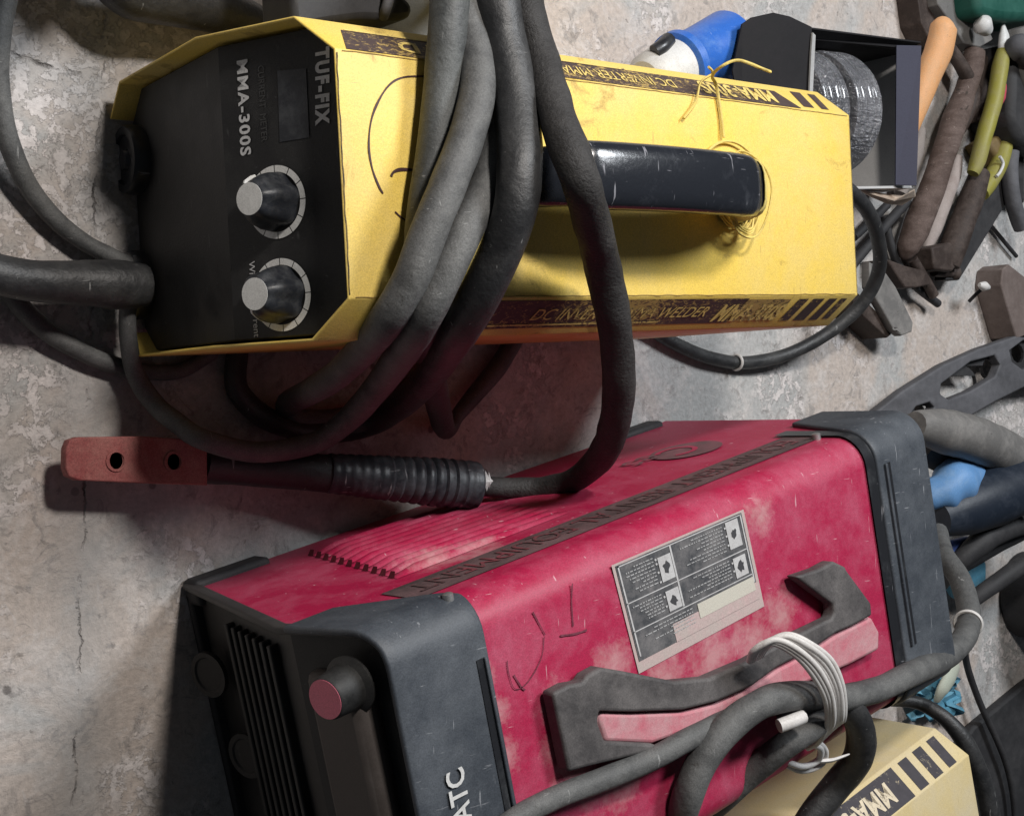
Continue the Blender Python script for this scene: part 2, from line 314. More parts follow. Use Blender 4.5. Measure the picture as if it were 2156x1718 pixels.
def concrete():
    m, nt, b = new_mat('worn_concrete'); co, g = position(nt)
    big = noise_n(nt, co, 5.5, 5, 0.6, 0.6); mid = noise_n(nt, co, 26, 9, 0.7, 0.5); fine = noise_n(nt, co, 220, 8, 0.75)
    c = mixc(nt, ramp(nt, big, 0.46, 0.56), (0.50, 0.435, 0.39), (0.43, 0.425, 0.415))
    c = mixc(nt, ramp(nt, mid, 0.50, 0.60, 0, 0.6), c, (0.58, 0.54, 0.515))
    c = mixc(nt, ramp(nt, mid, 0.42, 0.34, 0, 0.45), c, (0.27, 0.245, 0.23))
    # flaked lime patches
    ms = noise_n(nt, co, 9.0, 4, 0.6); fl = noise_n(nt, co, 95, 7, 0.72, 0.25)
    sp_ = N_(nt, 'ShaderNodeSeparateXYZ'); nt.links.new(g.outputs['Position'], sp_.inputs[0])
    near = mth(nt, 'MULTIPLY', ramp(nt, sp_.outputs['X'], 0.06, -0.03, 0, 0.24), ramp(nt, sp_.outputs['Y'], -0.10, 0.04, 0.28, 1.0))
    ms = mth(nt, 'ADD', ms, near)
    patch = mth(nt, 'MULTIPLY', ramp(nt, ms, 0.53, 0.60), ramp(nt, fl, 0.49, 0.515))
    c = mixc(nt, mth(nt, 'MULTIPLY', patch, 0.85), c, (0.68, 0.63, 0.61))
    st1 = noise_n(nt, co, 48, 7, 0.75, 0.9); c = mixc(nt, ramp(nt, st1, 0.55, 0.62, 0, 0.6), c, (0.25, 0.23, 0.22))
    st2 = noise_n(nt, co, 38, 6, 0.7, 1.4); c = mixc(nt, ramp(nt, st2, 0.60, 0.64, 0, 0.5), c, (0.56, 0.52, 0.50))
    fl2 = noise_n(nt, co, 95, 4, 0.6, 0.6); c = mixc(nt, ramp(nt, fl2, 0.66, 0.70, 0, 0.55), c, (0.16, 0.14, 0.125))
    pit = N_(nt, 'ShaderNodeTexVoronoi'); pit.inputs['Scale'].default_value = 42; nt.links.new(co, pit.inputs['Vector'])
    pr = N_(nt, 'ShaderNodeSeparateColor'); nt.links.new(pit.outputs['Color'], pr.inputs[0])
    c = mixc(nt, mth(nt, 'MULTIPLY', ramp(nt, pit.outputs['Distance'], 0.13, 0.09), ramp(nt, pr.outputs[0], 0.90, 0.93, 0, 0.6)), c, (0.08, 0.07, 0.065))
    hs = N_(nt, 'ShaderNodeHueSaturation'); nt.links.new(c, hs.inputs['Color']); nt.links.new(ramp(nt, fine, 0.25, 0.75, 0.72, 1.25), hs.inputs['Value']); c = hs.outputs['Color']
    # slab joints: (nx, ny, offset, width, strength)
    hgt = mth(nt, 'ADD', mid, mth(nt, 'MULTIPLY', fine, 0.5))
    wob = mth(nt, 'MULTIPLY', mth(nt, 'SUBTRACT', noise_n(nt, co, 24, 6, 0.7), 0.5), 0.022)
    wob2 = mth(nt, 'MULTIPLY', mth(nt, 'SUBTRACT', noise_n(nt, co, 9, 3, 0.7), 0.5), 0.05)
    sep = N_(nt, 'ShaderNodeSeparateXYZ'); nt.links.new(g.outputs['Position'], sep.inputs[0])
    def joint(p, q, w, clip=None, k=1.0):
        nonlocal c, hgt
        d = (Vector(q)-Vector(p)).normalized(); nx, ny = -d.y, d.x; off = nx*p[0]+ny*p[1]
        s = mth(nt, 'SUBTRACT', mth(nt, 'ADD', mth(nt, 'MULTIPLY', sep.outputs['X'], nx), mth(nt, 'MULTIPLY', sep.outputs['Y'], ny)), off)
        s = mth(nt, 'ABSOLUTE', mth(nt, 'ADD', s, wob)); f = ramp(nt, s, w, w*0.3)
        stain = ramp(nt, mth(nt, 'ADD', s, mth(nt, 'ABSOLUTE', wob2)), 0.035, 0.005, 0, 0.5)
        if clip:
            t = mth(nt, 'ADD', mth(nt, 'MULTIPLY', sep.outputs['X'], d.x), mth(nt, 'MULTIPLY', sep.outputs['Y'], d.y))
            inside = ramp(nt, t, clip, clip-0.005)
            f = mth(nt, 'MULTIPLY', f, inside); stain = mth(nt, 'MULTIPLY', stain, inside)
        f = mth(nt, 'MULTIPLY', f, ramp(nt, noise_n(nt, co, 22, 4), 0.46, 0.60, 0.0, k))
        c = mixc(nt, stain, c, (0.30, 0.31, 0.315)); c = mixc(nt, f, c, (0.05, 0.042, 0.038)); hgt = mth(nt, 'SUBTRACT', hgt, mth(nt, 'MULTIPLY', f, 2.5))
    a, bb = at(212, 165, 0), at(150, 1718, 0); joint((a.x, a.y), (bb.x, bb.y), 0.0010, k=0.8)
    a, bb = at(-10, 108, 0), at(215, 172, 0); dd = Vector((bb.x-a.x, bb.y-a.y)).normalized()
    joint((a.x, a.y), (bb.x, bb.y), 0.0018, clip=dd.x*bb.x+dd.y*bb.y)
    nt.links.new(c, b.inputs['Base Color']); b.inputs['Roughness'].default_value = 0.8; b.inputs['Specular IOR Level'].default_value = 0.25
    bp = N_(nt, 'ShaderNodeBump'); bp.inputs['Strength'].default_value = 0.7; bp.inputs['Distance'].default_value = 0.003
    nt.links.new(mth(nt, 'ADD', hgt, mth(nt, 'MULTIPLY', patch, 0.35)), bp.inputs['Height']); nt.links.new(bp.outputs['Normal'], b.inputs['Normal'])
    return m

# ------------------------------------------------------------------ ground
tag(mesh('floor', [(-2, -3, 0), (4, -3, 0), (4, 3, 0), (-2, 3, 0)], [(0, 1, 2, 3)], concrete(), smooth=False), kind='structure')

# ------------------------------------------------------------------ the two yellow inverter welders
H, L, WD, CH, DP = 0.21619, 0.417, 0.16, 0.01936, 0.02219
HW = WD/2
def xf(z):
    k = [(0.0, -0.014), (0.134, -0.0292), (H, 0.0)]
    for (z0, x0), (z1, x1) in zip(k, k[1:]):
        if z <= z1: return x0 + (x1-x0)*(z-z0)/(z1-z0)
    return 0.0
def welder_body(root, M, paint, inset=0.013):
    cs = [(-0.066, 0.003), (-HW, 0.020), (-HW, 0.134), (-HW, H-DP), (-(HW-CH), H), (HW-CH, H), (HW, H-DP), (HW, 0.134), (HW, 0.020), (0.062, 0.001)]
    nx = 10; vs, fs = [], []
    for y, z in cs:
        for i in range(nx+1):
            x = xf(z) + (L - 0.004*(z < H-0.001) - xf(z))*i/nx
            vs.append((x, y, z))
    for j in range(len(cs)-1):
        for i in range(nx):
            a = j*(nx+1)+i; fs.append((a, a+1, a+nx+2, a+nx+1))
    mesh('casing', vs, fs, paint, root, M, solid=0.0016, bevel=0.0016, seg=2, angle=50)
    # inner black body seen as front panel
    e = 0.0035
    prof = [(-0.062, 0.004), (-HW+e, 0.022), (-HW+e, 0.134), (-HW+e, H-DP-0.001), (-(HW-CH)+0.001, H-e), (HW-CH-0.001, H-e), (HW-e, H-DP-0.001), (HW-e, 0.134), (HW-e, 0.022), (0.058, 0.004)]
    n = len(prof)
    v = [(xf(z)+inset, y, z) for y, z in prof] + [(xf(z)+inset+0.03, y, z) for y, z in prof]
    # split the front polygon at the crease
    f = [(2, 7, 6, 5, 4, 3), (0, 9, 8, 7, 2, 1)] + [(i, (i+1) % n, n+(i+1) % n, n+i) for i in range(n)]
    mesh('front_panel', v, f, PANEL, root, M, bevel=0.0008, angle=10)
    v = [(L-0.02, y, z) for y, z in prof] + [(L-0.006, y, z) for y, z in prof]
    f = [tuple(range(n, 2*n)), tuple(range(n))[::-1]] + [(i, (i+1) % n, n+(i+1) % n, n+i) for i in range(n)]
    mesh('rear_panel', v, f, PANEL, root, M)
    for x in (0.03, 0.38):
        for y in (-0.05, 0.05):
            lathe('foot', [(0, 0.010), (0.004, 0.011)], M @ Vector((x, y, 0.0)), (0, 0, 1), BLACK, root)

M1 = Matrix.Identity(4)
yw = empty('yellow_welder', (0.2, 0, 0), 0, 'bright yellow welding machine with two knobs on its black front and a black handle', 'welder', 'yellow welding machines')
welder_body(yw, M1, YEL)
# panel plane of the upper front section
INS = 0.013
PA = Vector((-0.0292+INS, 0, 0.134)); PB = Vector((0.0+INS, 0, H))
UPV = (PB-PA).normalized(); RT = Vector((0, -1, 0)); NRM = RT.cross(UPV).normalized()     # outward
def onp(u, v, lift=0.0): return on_plane(u, v, PA + NRM*lift, NRM)
def panel_text(name, s, u, v0, v1, size, mat, **k):
    O = onp(u, v0); E_ = onp(u, v1)
    return text(name, s, O, E_-O, UPV, size, mat, yw, lift=0.0005, width=(E_-O).length, **k)
hpx = (onp(665, 180) - onp(693, 180)).length
panel_text('brand_print', 'TUF-FIX', 667, 103, 266, hpx/0.70*0.94, WHITEI, offset=0.0006, space=1.25)
hpx = (onp(497, 230) - onp(524, 230)).length
O = onp(498, 130); E_ = onp(506, 330)
text('model_print', 'MMA-300S', O+UPV*0.0008, E_-O, UPV, hpx/0.70*0.78, WHITEI, yw, lift=0.0005, width=(E_-O).length, offset=0.0003, space=1.15)
O = onp(544, 140)
text('small_print', 'CURRENT  METER', O, onp(552, 300)-O, UPV, 0.0055, PANEL.copy(), yw, lift=0.0005, width=(onp(552, 300)-O).length)
yw.children[-1].data.materials[0] = dusty('faint_print', (0.055, 0.055, 0.055), (0.03, 0.03, 0.03), 0.6, 200, 0.6, 0, 100)
for (u, v) in [(543, 482), (560, 492)]:
    O = onp(u, v-4); text('small_print', '0', O, RT, UPV, 0.0045, WHITEI, yw)
for (s, u, v) in [('Wi', 525, 551), ('rent', 534, 674)]:
    O = onp(u, v); text('small_print', s, O, RT, UPV, 0.0055, WHITEI, yw)
# recessed meter window
p = [onp(u, v) for u, v in ((585, 150), (645, 145), (652, 290), (590, 300))]
decal('meter_window', [[((q-PA).dot(RT), (q-PA).dot(UPV)) for q in p]], PA, RT, UPV, KNOB, yw, 0.0004)
def knob(cu, cv, capu, capv, ang, rout):
    c = onp(cu, cv)
    # printed dial ring made of separate segments
    v, f = [], []
    segs = 10; a0, a1 = math.radians(-150), math.radians(150); ri, ro = rout*0.82, rout
    for s in range(segs):
        b0 = a0+(a1-a0)*s/segs+0.015; b1 = a0+(a1-a0)*(s+1)/segs-0.015; k = 6; b = len(v)
        for i in range(k+1):
            a = b0+(b1-b0)*i/k; d = RT*math.sin(a)+UPV*math.cos(a)
            v += [c+d*ri+NRM*0.0006, c+d*ro+NRM*0.0006]
        f += [(b+2*i, b+2*i+1, b+2*i+3, b+2*i+2) for i in range(k)]
    mesh('dial_ring', v, f, CAPW, yw, smooth=False)
    # knob height from where its cap sits
    hh = 0.0215
    k = lathe('knob', [(0.0, 0.0150), (0.003, 0.0151), (0.009, 0.0145), (0.0145, 0.0130), (0.0180, 0.0114), (0.0203, 0.0096), (hh, 0.0084)], c, NRM, KNOB, yw, sides=48, flutes=6, fd=0.14)
    d = RT*math.sin(ang)+UPV*math.cos(ang)
    lathe('knob_cap', [(0, 0.0081), (0.0002, 0.0081)], c+NRM*(hh+0.0001), NRM, CAPW, k, sides=32)
    s = RT*math.cos(ang)-UPV*math.sin(ang); v = []
    for (r0, h0) in ((0.0084, hh+0.0004), (0.0102, hh-0.0010), (0.0130, 0.0150), (0.0142, 0.0110)):
        v += [c+d*r0+s*0.0005+NRM*h0, c+d*r0-s*0.0005+NRM*h0, c+d*(r0-0.004)+s*0.0005+NRM*(h0-0.004), c+d*(r0-0.004)-s*0.0005+NRM*(h0-0.004)]
    fs = []
    for i in range(3):
        b = 4*i; fs += [(b, b+1, b+5, b+4), (b, b+4, b+6, b+2), (b+1, b+3, b+7, b+5)]
    mesh('pointer', v, fs, [WHITE], k, smooth=False)
    return c
RO = abs((onp(640, 347) - onp(640, 504)).y)/2
knob(583, 426, 528, 420, math.radians(-110), RO)
knob(594, 621, 540, 623, math.radians(110), RO)
# output sockets on the lower front
PC = Vector((-0.014+INS, 0, 0.0)); LV = (PA-PC).normalized(); LN = RT.cross(LV).normalized()
for i, (u, v) in enumerate([(292, 338), (300, 600)]):
    c = on_plane(u, v, PC, LN)
    s = lathe('socket', [(-0.004, 0.0205), (0.007, 0.0205), (0.0095, 0.0192), (0.0095, 0.0150), (0.0075, 0.0146), (0.0075, 0.0065), (0.010, 0.0055)], c, LN, BLACK, yw, sides=40)
# decals on the two chamfers
def chamfer(side, M):
    "origin on the chamfer's lower edge at the front, reading axis, up-slope axis"
    if side < 0:
        return Vector((0, -HW, H-DP)), Vector((1, 0, 0)), Vector((0, CH, DP)).normalized()
    return Vector((L, HW, H-DP)), Vector((-1, 0, 0)), Vector((0, -CH, DP)).normalized()
cw = math.hypot(CH, DP)
def strip(x0, x1, y0=0.16, y1=0.93, sk=0.0): return [(x0, cw*y0), (x1, cw*y0), (x1+sk, cw*y1), (x0+sk, cw*y1)]
def chamfer_marks(M, root, side, mats, full=True, dec=DECAL, tx=DTXT, sk=0.004):
    O, U, V = chamfer(side, M); O = M @ O; U = M.to_3x3() @ U; V = M.to_3x3() @ V
    return O, U, V
O, U, V = chamfer(-1, M1)
decal('decal_strip', [[(0.018, cw*0.2), (0.30, cw*0.2), (0.305, cw*0.93), (0.03, cw*0.93)]], O, U, V, DECAL, yw)
decal('rubbed_decal', [strip(0.30, 0.345, 0.25, 0.9, 0.003)], O, U, V, DECALX, yw)
decal('decal_blocks', [strip(0.352, 0.362, 0.22, 0.9, .004), strip(0.367, 0.379, 0.22, 0.9, .004), strip(0.384, 0.393, 0.22, 0.9, .004), strip(0.398, 0.405, 0.25, 0.9, .003)], O, U, V, DECAL, yw)
decal('decal_line', [strip(0.10, 0.235, 0.27, 0.31)], O, U, V, DTXT, yw, 0.0006)
text('decal_print', 'DC INVERTER MMA WELDER', O+U*0.128+V*cw*0.42, U, V, 0.0125, DTXT, yw, lift=0.0007, width=0.145, shear=0.3)
text('decal_print', 'MMA-300S', O+U*0.282+V*cw*0.28, U, V, 0.020, DTXT, yw, lift=0.0007, width=0.066, shear=0.35, offset=0.0006)
O, U, V = chamfer(1, M1)
decal('decal_strip', [[(0.060, cw*0.30), (0.402, cw*0.30), (0.410, cw*0.99), (0.052, cw*0.99)]], O, U, V, DECAL, yw)
decal('decal_blocks', [strip(0.014, 0.022, 0.2, 0.88, .005), strip(0.030, 0.041, 0.2, 0.88, .005)], O, U, V, DECAL, yw)
decal('decal_line', [strip(0.20, 0.40, 0.27, 0.32)], O, U, V, DTXT, yw, 0.0006)
text('decal_print', 'MMA-300S', O+U*0.068+V*cw*0.38, U, V, 0.021, DTXT, yw, lift=0.0007, width=0.075, shear=0.35, offset=0.0006)
text('decal_print', 'DC INVERTER MMA WELDER', O+U*0.165+V*cw*0.50, U, V, 0.014, DTXT, yw, lift=0.0007, width=0.14, shear=0.3)
text('decal_print', 'RE    S E D', O+U*0.288+V*cw*0.48, U, V, 0.0155, DTXT, yw, lift=0.0007, width=0.085, shear=0.2, offset=0.0004)
# marker writing on the lid
def ink_line(name, pts, zz, w, mat, parent, n=6):
    P = catmull([at(u, v, zz) for u, v in pts], n)
    v, f = [], []
    for i, q in enumerate(P):
        t = (P[min(i+1, len(P)-1)]-P[max(i-1, 0)]).normalized(); s = Vector((-t.y, t.x, 0))
        ww = w*(0.6+0.8*abs(mnoise.noise(q*90)))
        v += [q+s*ww, q-s*ww]
    f = [(2*i+1, 2*i+3, 2*i+2, 2*i) for i in range(len(P)-1)]
    return mesh(name, v, f, mat, parent, smooth=False)
ZT = H+0.0005
def grime_line(name, A, B, w, mat, parent, n=60, lat=Vector((0, 1, 0)), seed=0.0):
    v, f = [], []
    for i in range(n+1):
        q = A.lerp(B, i/n); k = mnoise.noise(q*130+Vector((seed, 0, 0)))
        a = w*max(0.12, 0.55+1.3*k); v += [q+lat*a, q-lat*w*max(0.1, 0.4-0.9*k)]
    f = [(2*i, 2*i+1, 2*i+3, 2*i+2) for i in range(n)]
    return mesh(name, v, f, mat, parent, smooth=False)
GRIME = dusty('fold_grime', (0.26, 0.17, 0.05), (0.52, 0.38, 0.12), 0.55, 120, 0.7, 0, 200)
GRIMED = dusty('front_edge_wear', (0.05, 0.04, 0.03), (0.40, 0.28, 0.09), 0.5, 160, 0.7, 0, 200)
grime_line('edge_wear', Vector((0.0007, -(HW-CH)+.002, H+.0004)), Vector((0.0007, HW-CH-.002, H+.0004)), 0.0006, GRIMED, yw, lat=Vector((1, 0, 0)))
for sg in (-1, 1): grime_line('fold_grime', Vector((0.004, sg*(HW-CH-0.0007), H+.0004)), Vector((L-0.003, sg*(HW-CH-0.0007), H+.0004)), 0.00045, GRIME, yw, n=140, seed=sg*3.0)
grime_line('edge_wear', Vector((L-0.0009, -(HW-CH)+.002, H+.0004)), Vector((L-0.0009, HW-CH-.002, H+.0004)), 0.0004, GRIMED, yw, lat=Vector((1, 0, 0)), seed=9.0)
ink_line('marker_line', [(905, 162), (850, 163), (815, 185), (786, 240), (777, 300), (783, 350), (797, 390), (807, 408)], ZT, 0.0006, INK, yw)
ink_line('marker_line', [(824, 372), (830, 362), (850, 357), (900, 362)], ZT, 0.0011, INK, yw)
ink_line('marker_line', [(832, 446), (845, 458), (862, 470)], ZT, 0.0007, INK, yw)
# carrying handle: arched bar along the lid
hx = [(0.105, 0.000), (0.107, 0.020), (0.113, 0.034), (0.128, 0.043), (0.155, 0.047), (0.20, 0.049), (0.240, 0.047), (0.258, 0.044), (0.272, 0.036), (0.283, 0.022), (0.289, 0.008), (0.291, 0.000)]
P = catmull([Vector((x*0.975+0.001, 0.0, H+z*0.94)) for x, z in hx], 6)
v, f = [], []; sec = [(math.copysign(abs(math.cos(a))**0.62, math.cos(a)), math.copysign(abs(math.sin(a))**0.75, math.sin(a))) for a in [-PI/2-2*PI*i/20 for i in range(20)]][::-1]
for i, q in enumerate(P):
    t = (P[min(i+1, len(P)-1)]-P[max(i-1, 0)]).normalized(); nn = Vector((-t.z, 0, t.x))
    k = 1.0 - 0.18*abs(i/(len(P)-1)-0.5)*2
    for a, b_ in sec: v.append(q + Vector((0, 1, 0))*a*0.0180*k + nn*b_*0.0085)
ns = len(sec)
for i in range(len(P)-1):
    for k in range(ns): f.append((i*ns+k, i*ns+(k+1) % ns, (i+1)*ns+(k+1) % ns, (i+1)*ns+k))
f += [tuple(range(ns)), tuple(range((len(P)-1)*ns, len(P)*ns))[::-1]]
HBL = dusty('glossy_black_grip', (0.014, 0.016, 0.021), (0.05, 0.055, 0.065), 0.3, 35, 0.20, 0.12, 300, 0.6, scratch=0.8, scratch_col=(0.3, 0.3, 0.33))
hd = mesh('handle', v, f, HBL, yw, bevel=0.001, angle=30)
gP = [q for q in P if 0.122 < q.x < 0.256]; v, f = [], []
for i, q in enumerate(gP):
    t = (gP[min(i+1, len(gP)-1)]-gP[max(i-1, 0)]).normalized(); nn = Vector((-t.z, 0, t.x))
    e_ = 0.9 if 0 < i < len(gP)-1 else 0.80
    gs = [(math.copysign(abs(math.cos(a))**0.62, math.cos(a)), math.copysign(abs(math.sin(a))**0.75, math.sin(a))) for a in [PI*1.12-PI*1.24*j/14 for j in range(15)]]
    for a, b_ in gs: v.append(q+Vector((0, 1, 0))*a*0.0179*e_/0.9+nn*b_*0.0094*e_/0.9)
for i in range(len(gP)-1):
    for k in range(14): f.append((i*15+k, (i+1)*15+k, (i+1)*15+k+1, i*15+k+1))
f += [tuple(range(15)), tuple(range((len(gP)-1)*15, len(gP)*15))[::-1]]
mesh('grip', v, f, HBL, hd, bevel=0.0008)
bP = [q for q in P if q.x > 0.258 and q.z > H+0.004]; v, f = [], []
for i, q in enumerate(bP):
    t = (bP[min(i+1, len(bP)-1)]-bP[max(i-1, 0)]).normalized(); nn = Vector((-t.z, 0, t.x))
    for a, b_ in sec: v.append(q+Vector((0, 1, 0))*a*(0.0166+0.0008*mnoise.noise(Vector((i*1.7, a, b_))))+nn*b_*0.0104)
for i in range(len(bP)-1):
    for k in range(ns): f.append((i*ns+k, i*ns+(k+1) % ns, (i+1)*ns+(k+1) % ns, (i+1)*ns+k))
mesh('tape_band', v, f, dusty('torn_yellow_tape', (0.62, 0.50, 0.14), (0.5, 0.42, 0.22), 0.5, 80, 0.6, 0.5, 300, dark=0.3, dark_col=(0.12, 0.09, 0.03)), hd, solid=0.0008)
for x in (0.104, 0.289):
    prism('handle_foot', [(x-0.012, -0.016), (x+0.012, -0.016), (x+0.012, 0.016), (x-0.012, 0.016)], H+0.0008, H+0.006, BLACK, yw, bevel=0.002)
# yellow string wrapped round the rear leg of the handle
st = empty('yellow_string', (0.287, 0, H), 0, 'yellow string wound round the rear end of the black handle with a loose tail', 'string')
for i in range(9):
    ph = random.random()*6; rr = 0.0165+0.0005*i*random.random()+0.0004*i; pts = []
    for k in range(15):
        a = 2*PI*k/14+ph
        pts.append(Vector((0.287+math.cos(a)*(rr*0.85)+0.002*math.sin(3*a), math.sin(a)*(rr*1.12), H+0.003+0.0016*i+0.002*math.sin(2*a+i))))
    wtube('string_turn', pts, 0.0007, TWINE, st, n=4, sides=6, wob=0.3)
for i in range(2):
    pts = [Vector((0.287+math.cos(a)*(0.026+0.005*i), 0.004+math.sin(a)*(0.024+0.006*i), H+0.002+0.001*i)) for a in [math.radians(d) for d in range(10, 160, 20)]]
    wtube('string_turn', pts, 0.0008, TWINE, st, n=4, sides=6, wob=0.3)
ptube('string_tail', [(1524, 290, H+0.003), (1518, 240, H+0.002), (1508, 180, H+0.003), (1500, 160, H+0.008), (1520, 140, H+0.02), (1550, 128, H+0.022), (1580, 135, H+0.02), (1622, 152, H+0.015)], 0.0010, TWINE, st, sides=6, wob=0.3)
ptube('string_tail', [(1440, 250, H+0.003), (1465, 215, H+0.003), (1475, 175, H+0.003), (1500, 155, H+0.004), (1492, 142, H+0.008)], 0.0008, TWINE, st, sides=6, wob=0.3)

# second, paler machine at the lower right
M2 = Matrix.Translation((0.133, -0.545, 0)) @ Matrix.Rotation(0.21, 4, 'Z')
pw = empty('yellow_welder', M2 @ Vector((0.2, 0, 0)), 0.21, 'pale cream yellow welding machine cut off at the lower right corner of the photo', 'welder', 'yellow welding machines')
PINV[pw.name] = (Matrix.Translation(M2 @ Vector((0.2, 0, 0))) @ Matrix.Rotation(0.21, 4, 'Z')).inverted()
welder_body(pw, M2, CREAM)
O, U, V = chamfer(1, M2); O = M2 @ O; U = M2.to_3x3() @ U; V = M2.to_3x3() @ V
decal('decal_blocks', [strip(0.012, 0.022, 0.12, 0.95, .003), strip(0.030, 0.041, 0.12, 0.95, .003), strip(0.049, 0.060, 0.12, 0.95, .003)], O, U, V, DECALC, pw)
decal('decal_strip', [strip(0.068, 0.33, 0.10, 0.97, .003)], O, U, V, DECALC, pw)
text('decal_print', 'MMA-300S', O+U*0.084+V*cw*0.30, U, V, 0.0215, DTXTC, pw, lift=0.0007, width=0.085, shear=0.2, offset=0.0006)

# ------------------------------------------------------------------ red welder
RYAW = 0.16907; RW, RL, RH = 0.190, 0.462, 0.22984
MR = Matrix.Translation((0, -0.22302, 0)) @ Matrix.Rotation(RYAW, 4, 'Z')
rw = empty('red_welder', MR @ Vector((0.23, -RW/2, 0)), RYAW, 'dusty crimson red welding machine with grey end frames and a warning label on its lid', 'welder')
def rxf(z):
    k = [(0.0, 0.020), (0.159, -0.013), (0.190, -0.008), (RH, 0.003)]
    for (z0, x0), (z1, x1) in zip(k, k[1:]):
        if z <= z1: return x0 + (x1-x0)*(z-z0)/(z1-z0)
    return 0.003
def rsec(o, rad, zb=0.004):
    "section of the rounded body grown by o: list of (y, z)"
    s = [(o, zb), (o, 0.06), (o, 0.11), (o, 0.159)]
    for i in range(9):
        a = PI/2*i/8; s.append((o-rad+rad*math.cos(a), RH+o-rad+rad*math.sin(a)))
    t = [(-RW-y, z) for y, z in s][::-1]
    return s + t
def ribbon(name, sec, x0, x1, nx, mat, root, solid=0.0, **k):
    v, f = [], []
    for y, z in sec:
        a = x0(z) if callable(x0) else x0; b = x1(z) if callable(x1) else x1
        for i in range(nx+1): v.append((a+(b-a)*i/nx, y, z))
    for j in range(len(sec)-1):
        for i in range(nx):
            q = j*(nx+1)+i; f.append((q, q+nx+1, q+nx+2, q+1))
    return mesh(name, v, f, mat, root, MR, solid=solid, **k)
ribbon('casing', rsec(0, 0.020), lambda z: rxf(z)+0.002, lambda z: RL-0.006, 10, RED, rw, angle=50)
# grey end frames: their side legs stop part way down
def leg_x(z, full, short, zc): return short if z < zc else full
fsec = [p for p in rsec(0.0035, 0.022) if p[1] > 0.15]
ribbon('front_frame', [(0.0035, 0.167)] + [p for p in fsec if p[1] > 0.17] + [(-RW-0.0035, 0.167)], lambda z: rxf(z)-0.006, lambda z: 0.012+0.046*min(1, max(0, (z-0.165)/0.055)), 8, GREYP, rw, solid=0.004, bevel=0.0015)
ribbon('rear_frame', [(0.0035, 0.150)] + [p for p in fsec if p[1] > 0.16] + [(-RW-0.0035, 0.150)], lambda z: 0.430-0.022*min(1, max(0, (z-0.15)/0.06)), lambda z: RL+0.005-0.012*max(0, (0.2-z)/0.05)*0, 8, GREYP, rw, solid=0.004, bevel=0.0015)
ribbon('rear_seal', [p for p in rsec(0.0018, 0.021) if p[1] > 0.13], 0.398, 0.412, 2, BLACK, rw)
# raised ribs on the frames
for (xa, ya, yb) in ((0.049, -0.030, -0.165), (0.418, -0.022, -0.150)):
    mesh('frame_groove', [(xa, ya, RH+0.0040), (xa, yb, RH+0.0040), (xa+0.004, yb, RH+0.0040), (xa+0.004, ya, RH+0.0040)], [(0, 1, 2, 3)], BLACK, rw, MR, smooth=False)
    box('frame_rib', (xa+0.0045 if xa < 0.2 else xa-0.003, yb, RH+0.003), (xa+0.006 if xa < 0.2 else xa-0.0005, ya, RH+0.0055), GREYP, rw, MR, bevel=0.0006)
# black feet / base strip
box('base', (0.016, -RW+0.004, 0.0), (RL-0.012, -0.004, 0.006), DIRT, rw, MR, bevel=0.002)
for (xa, xb) in ((0.016, 0.070), (0.39, 0.44)):
    box('foot', (xa, -0.012, 0.0), (xb, 0.0045, 0.017), DIRT, rw, MR, bevel=0.003)
# front: black face with window and grille
fs_ = rsec(-0.004, 0.018, 0.004); v = [(rxf(z)+0.004, y, z) for y, z in fs_]; half = len(fs_)//2
f = [(i, i+1, len(fs_)-2-i, len(fs_)-1-i) for i in range(half-1)]
mesh('front_panel', v, f, PANEL, rw, MR, angle=10)
fsd = [p for p in rsec(0.0022, 0.021, 0.002)]
ribbon('front_bezel', fsd, lambda z: rxf(z)-0.0045, lambda z: rxf(z)+0.0028, 2, dusty('dark_bezel_plastic', (0.035, 0.033, 0.033), (0.085, 0.08, 0.075), 0.5, 30, 0.55, 0.1, 500, up=0.1), rw, solid=0.004, bevel=0.001)
FN = Vector((-1, 0, 0.22)).normalized()
for i in range(7):
    z = 0.062+0.0115*i; x = rxf(z)+0.001
    box('grille_slat', (x-0.003, -RW+0.014, z), (x+0.006, -0.014, z+0.004), PANEL, rw, MR, bevel=0.001)
xk = rxf(0.187)
box('control_plate', (xk-0.004, -0.165, 0.168), (xk+0.012, -0.022, 0.213), dusty('dusty_front_plate', (0.06, 0.05, 0.045), (0.10, 0.085, 0.08), 0.5, 30, 0.6, 0.1, 400), rw, MR, bevel=0.006)
# knob located from the picture
nk = (MR.to_3x3() @ Vector((-1, 0, 0.25))).normalized(); ok = MR @ Vector((xk-0.004-0.020, 0, 0.187))
ck = on_plane(685, 1472, ok, nk)
kb = lathe('knob', [(0, 0.0150), (0.002, 0.0152), (0.004, 0.0122), (0.0185, 0.0110), (0.0197, 0.0102)], ck-nk*0.0199, nk, PANEL, rw, sides=40)
lathe('knob_cap', [(0, 0.0101), (0.0002, 0.0101)], ck+nk*0.0001, nk, PINKCAP, kb, sides=36)
for (u, v, z) in ((520, 1590, 0.05), (440, 1420, 0.04)):
    c = on_plane(u, v, MR @ Vector((0.008, 0, 0.04)), nk)
    lathe('socket', [(-0.002, 0.014), (0.001, 0.014), (0.001, 0.011), (0.0, 0.010)], c, nk, PANEL, rw, sides=32)
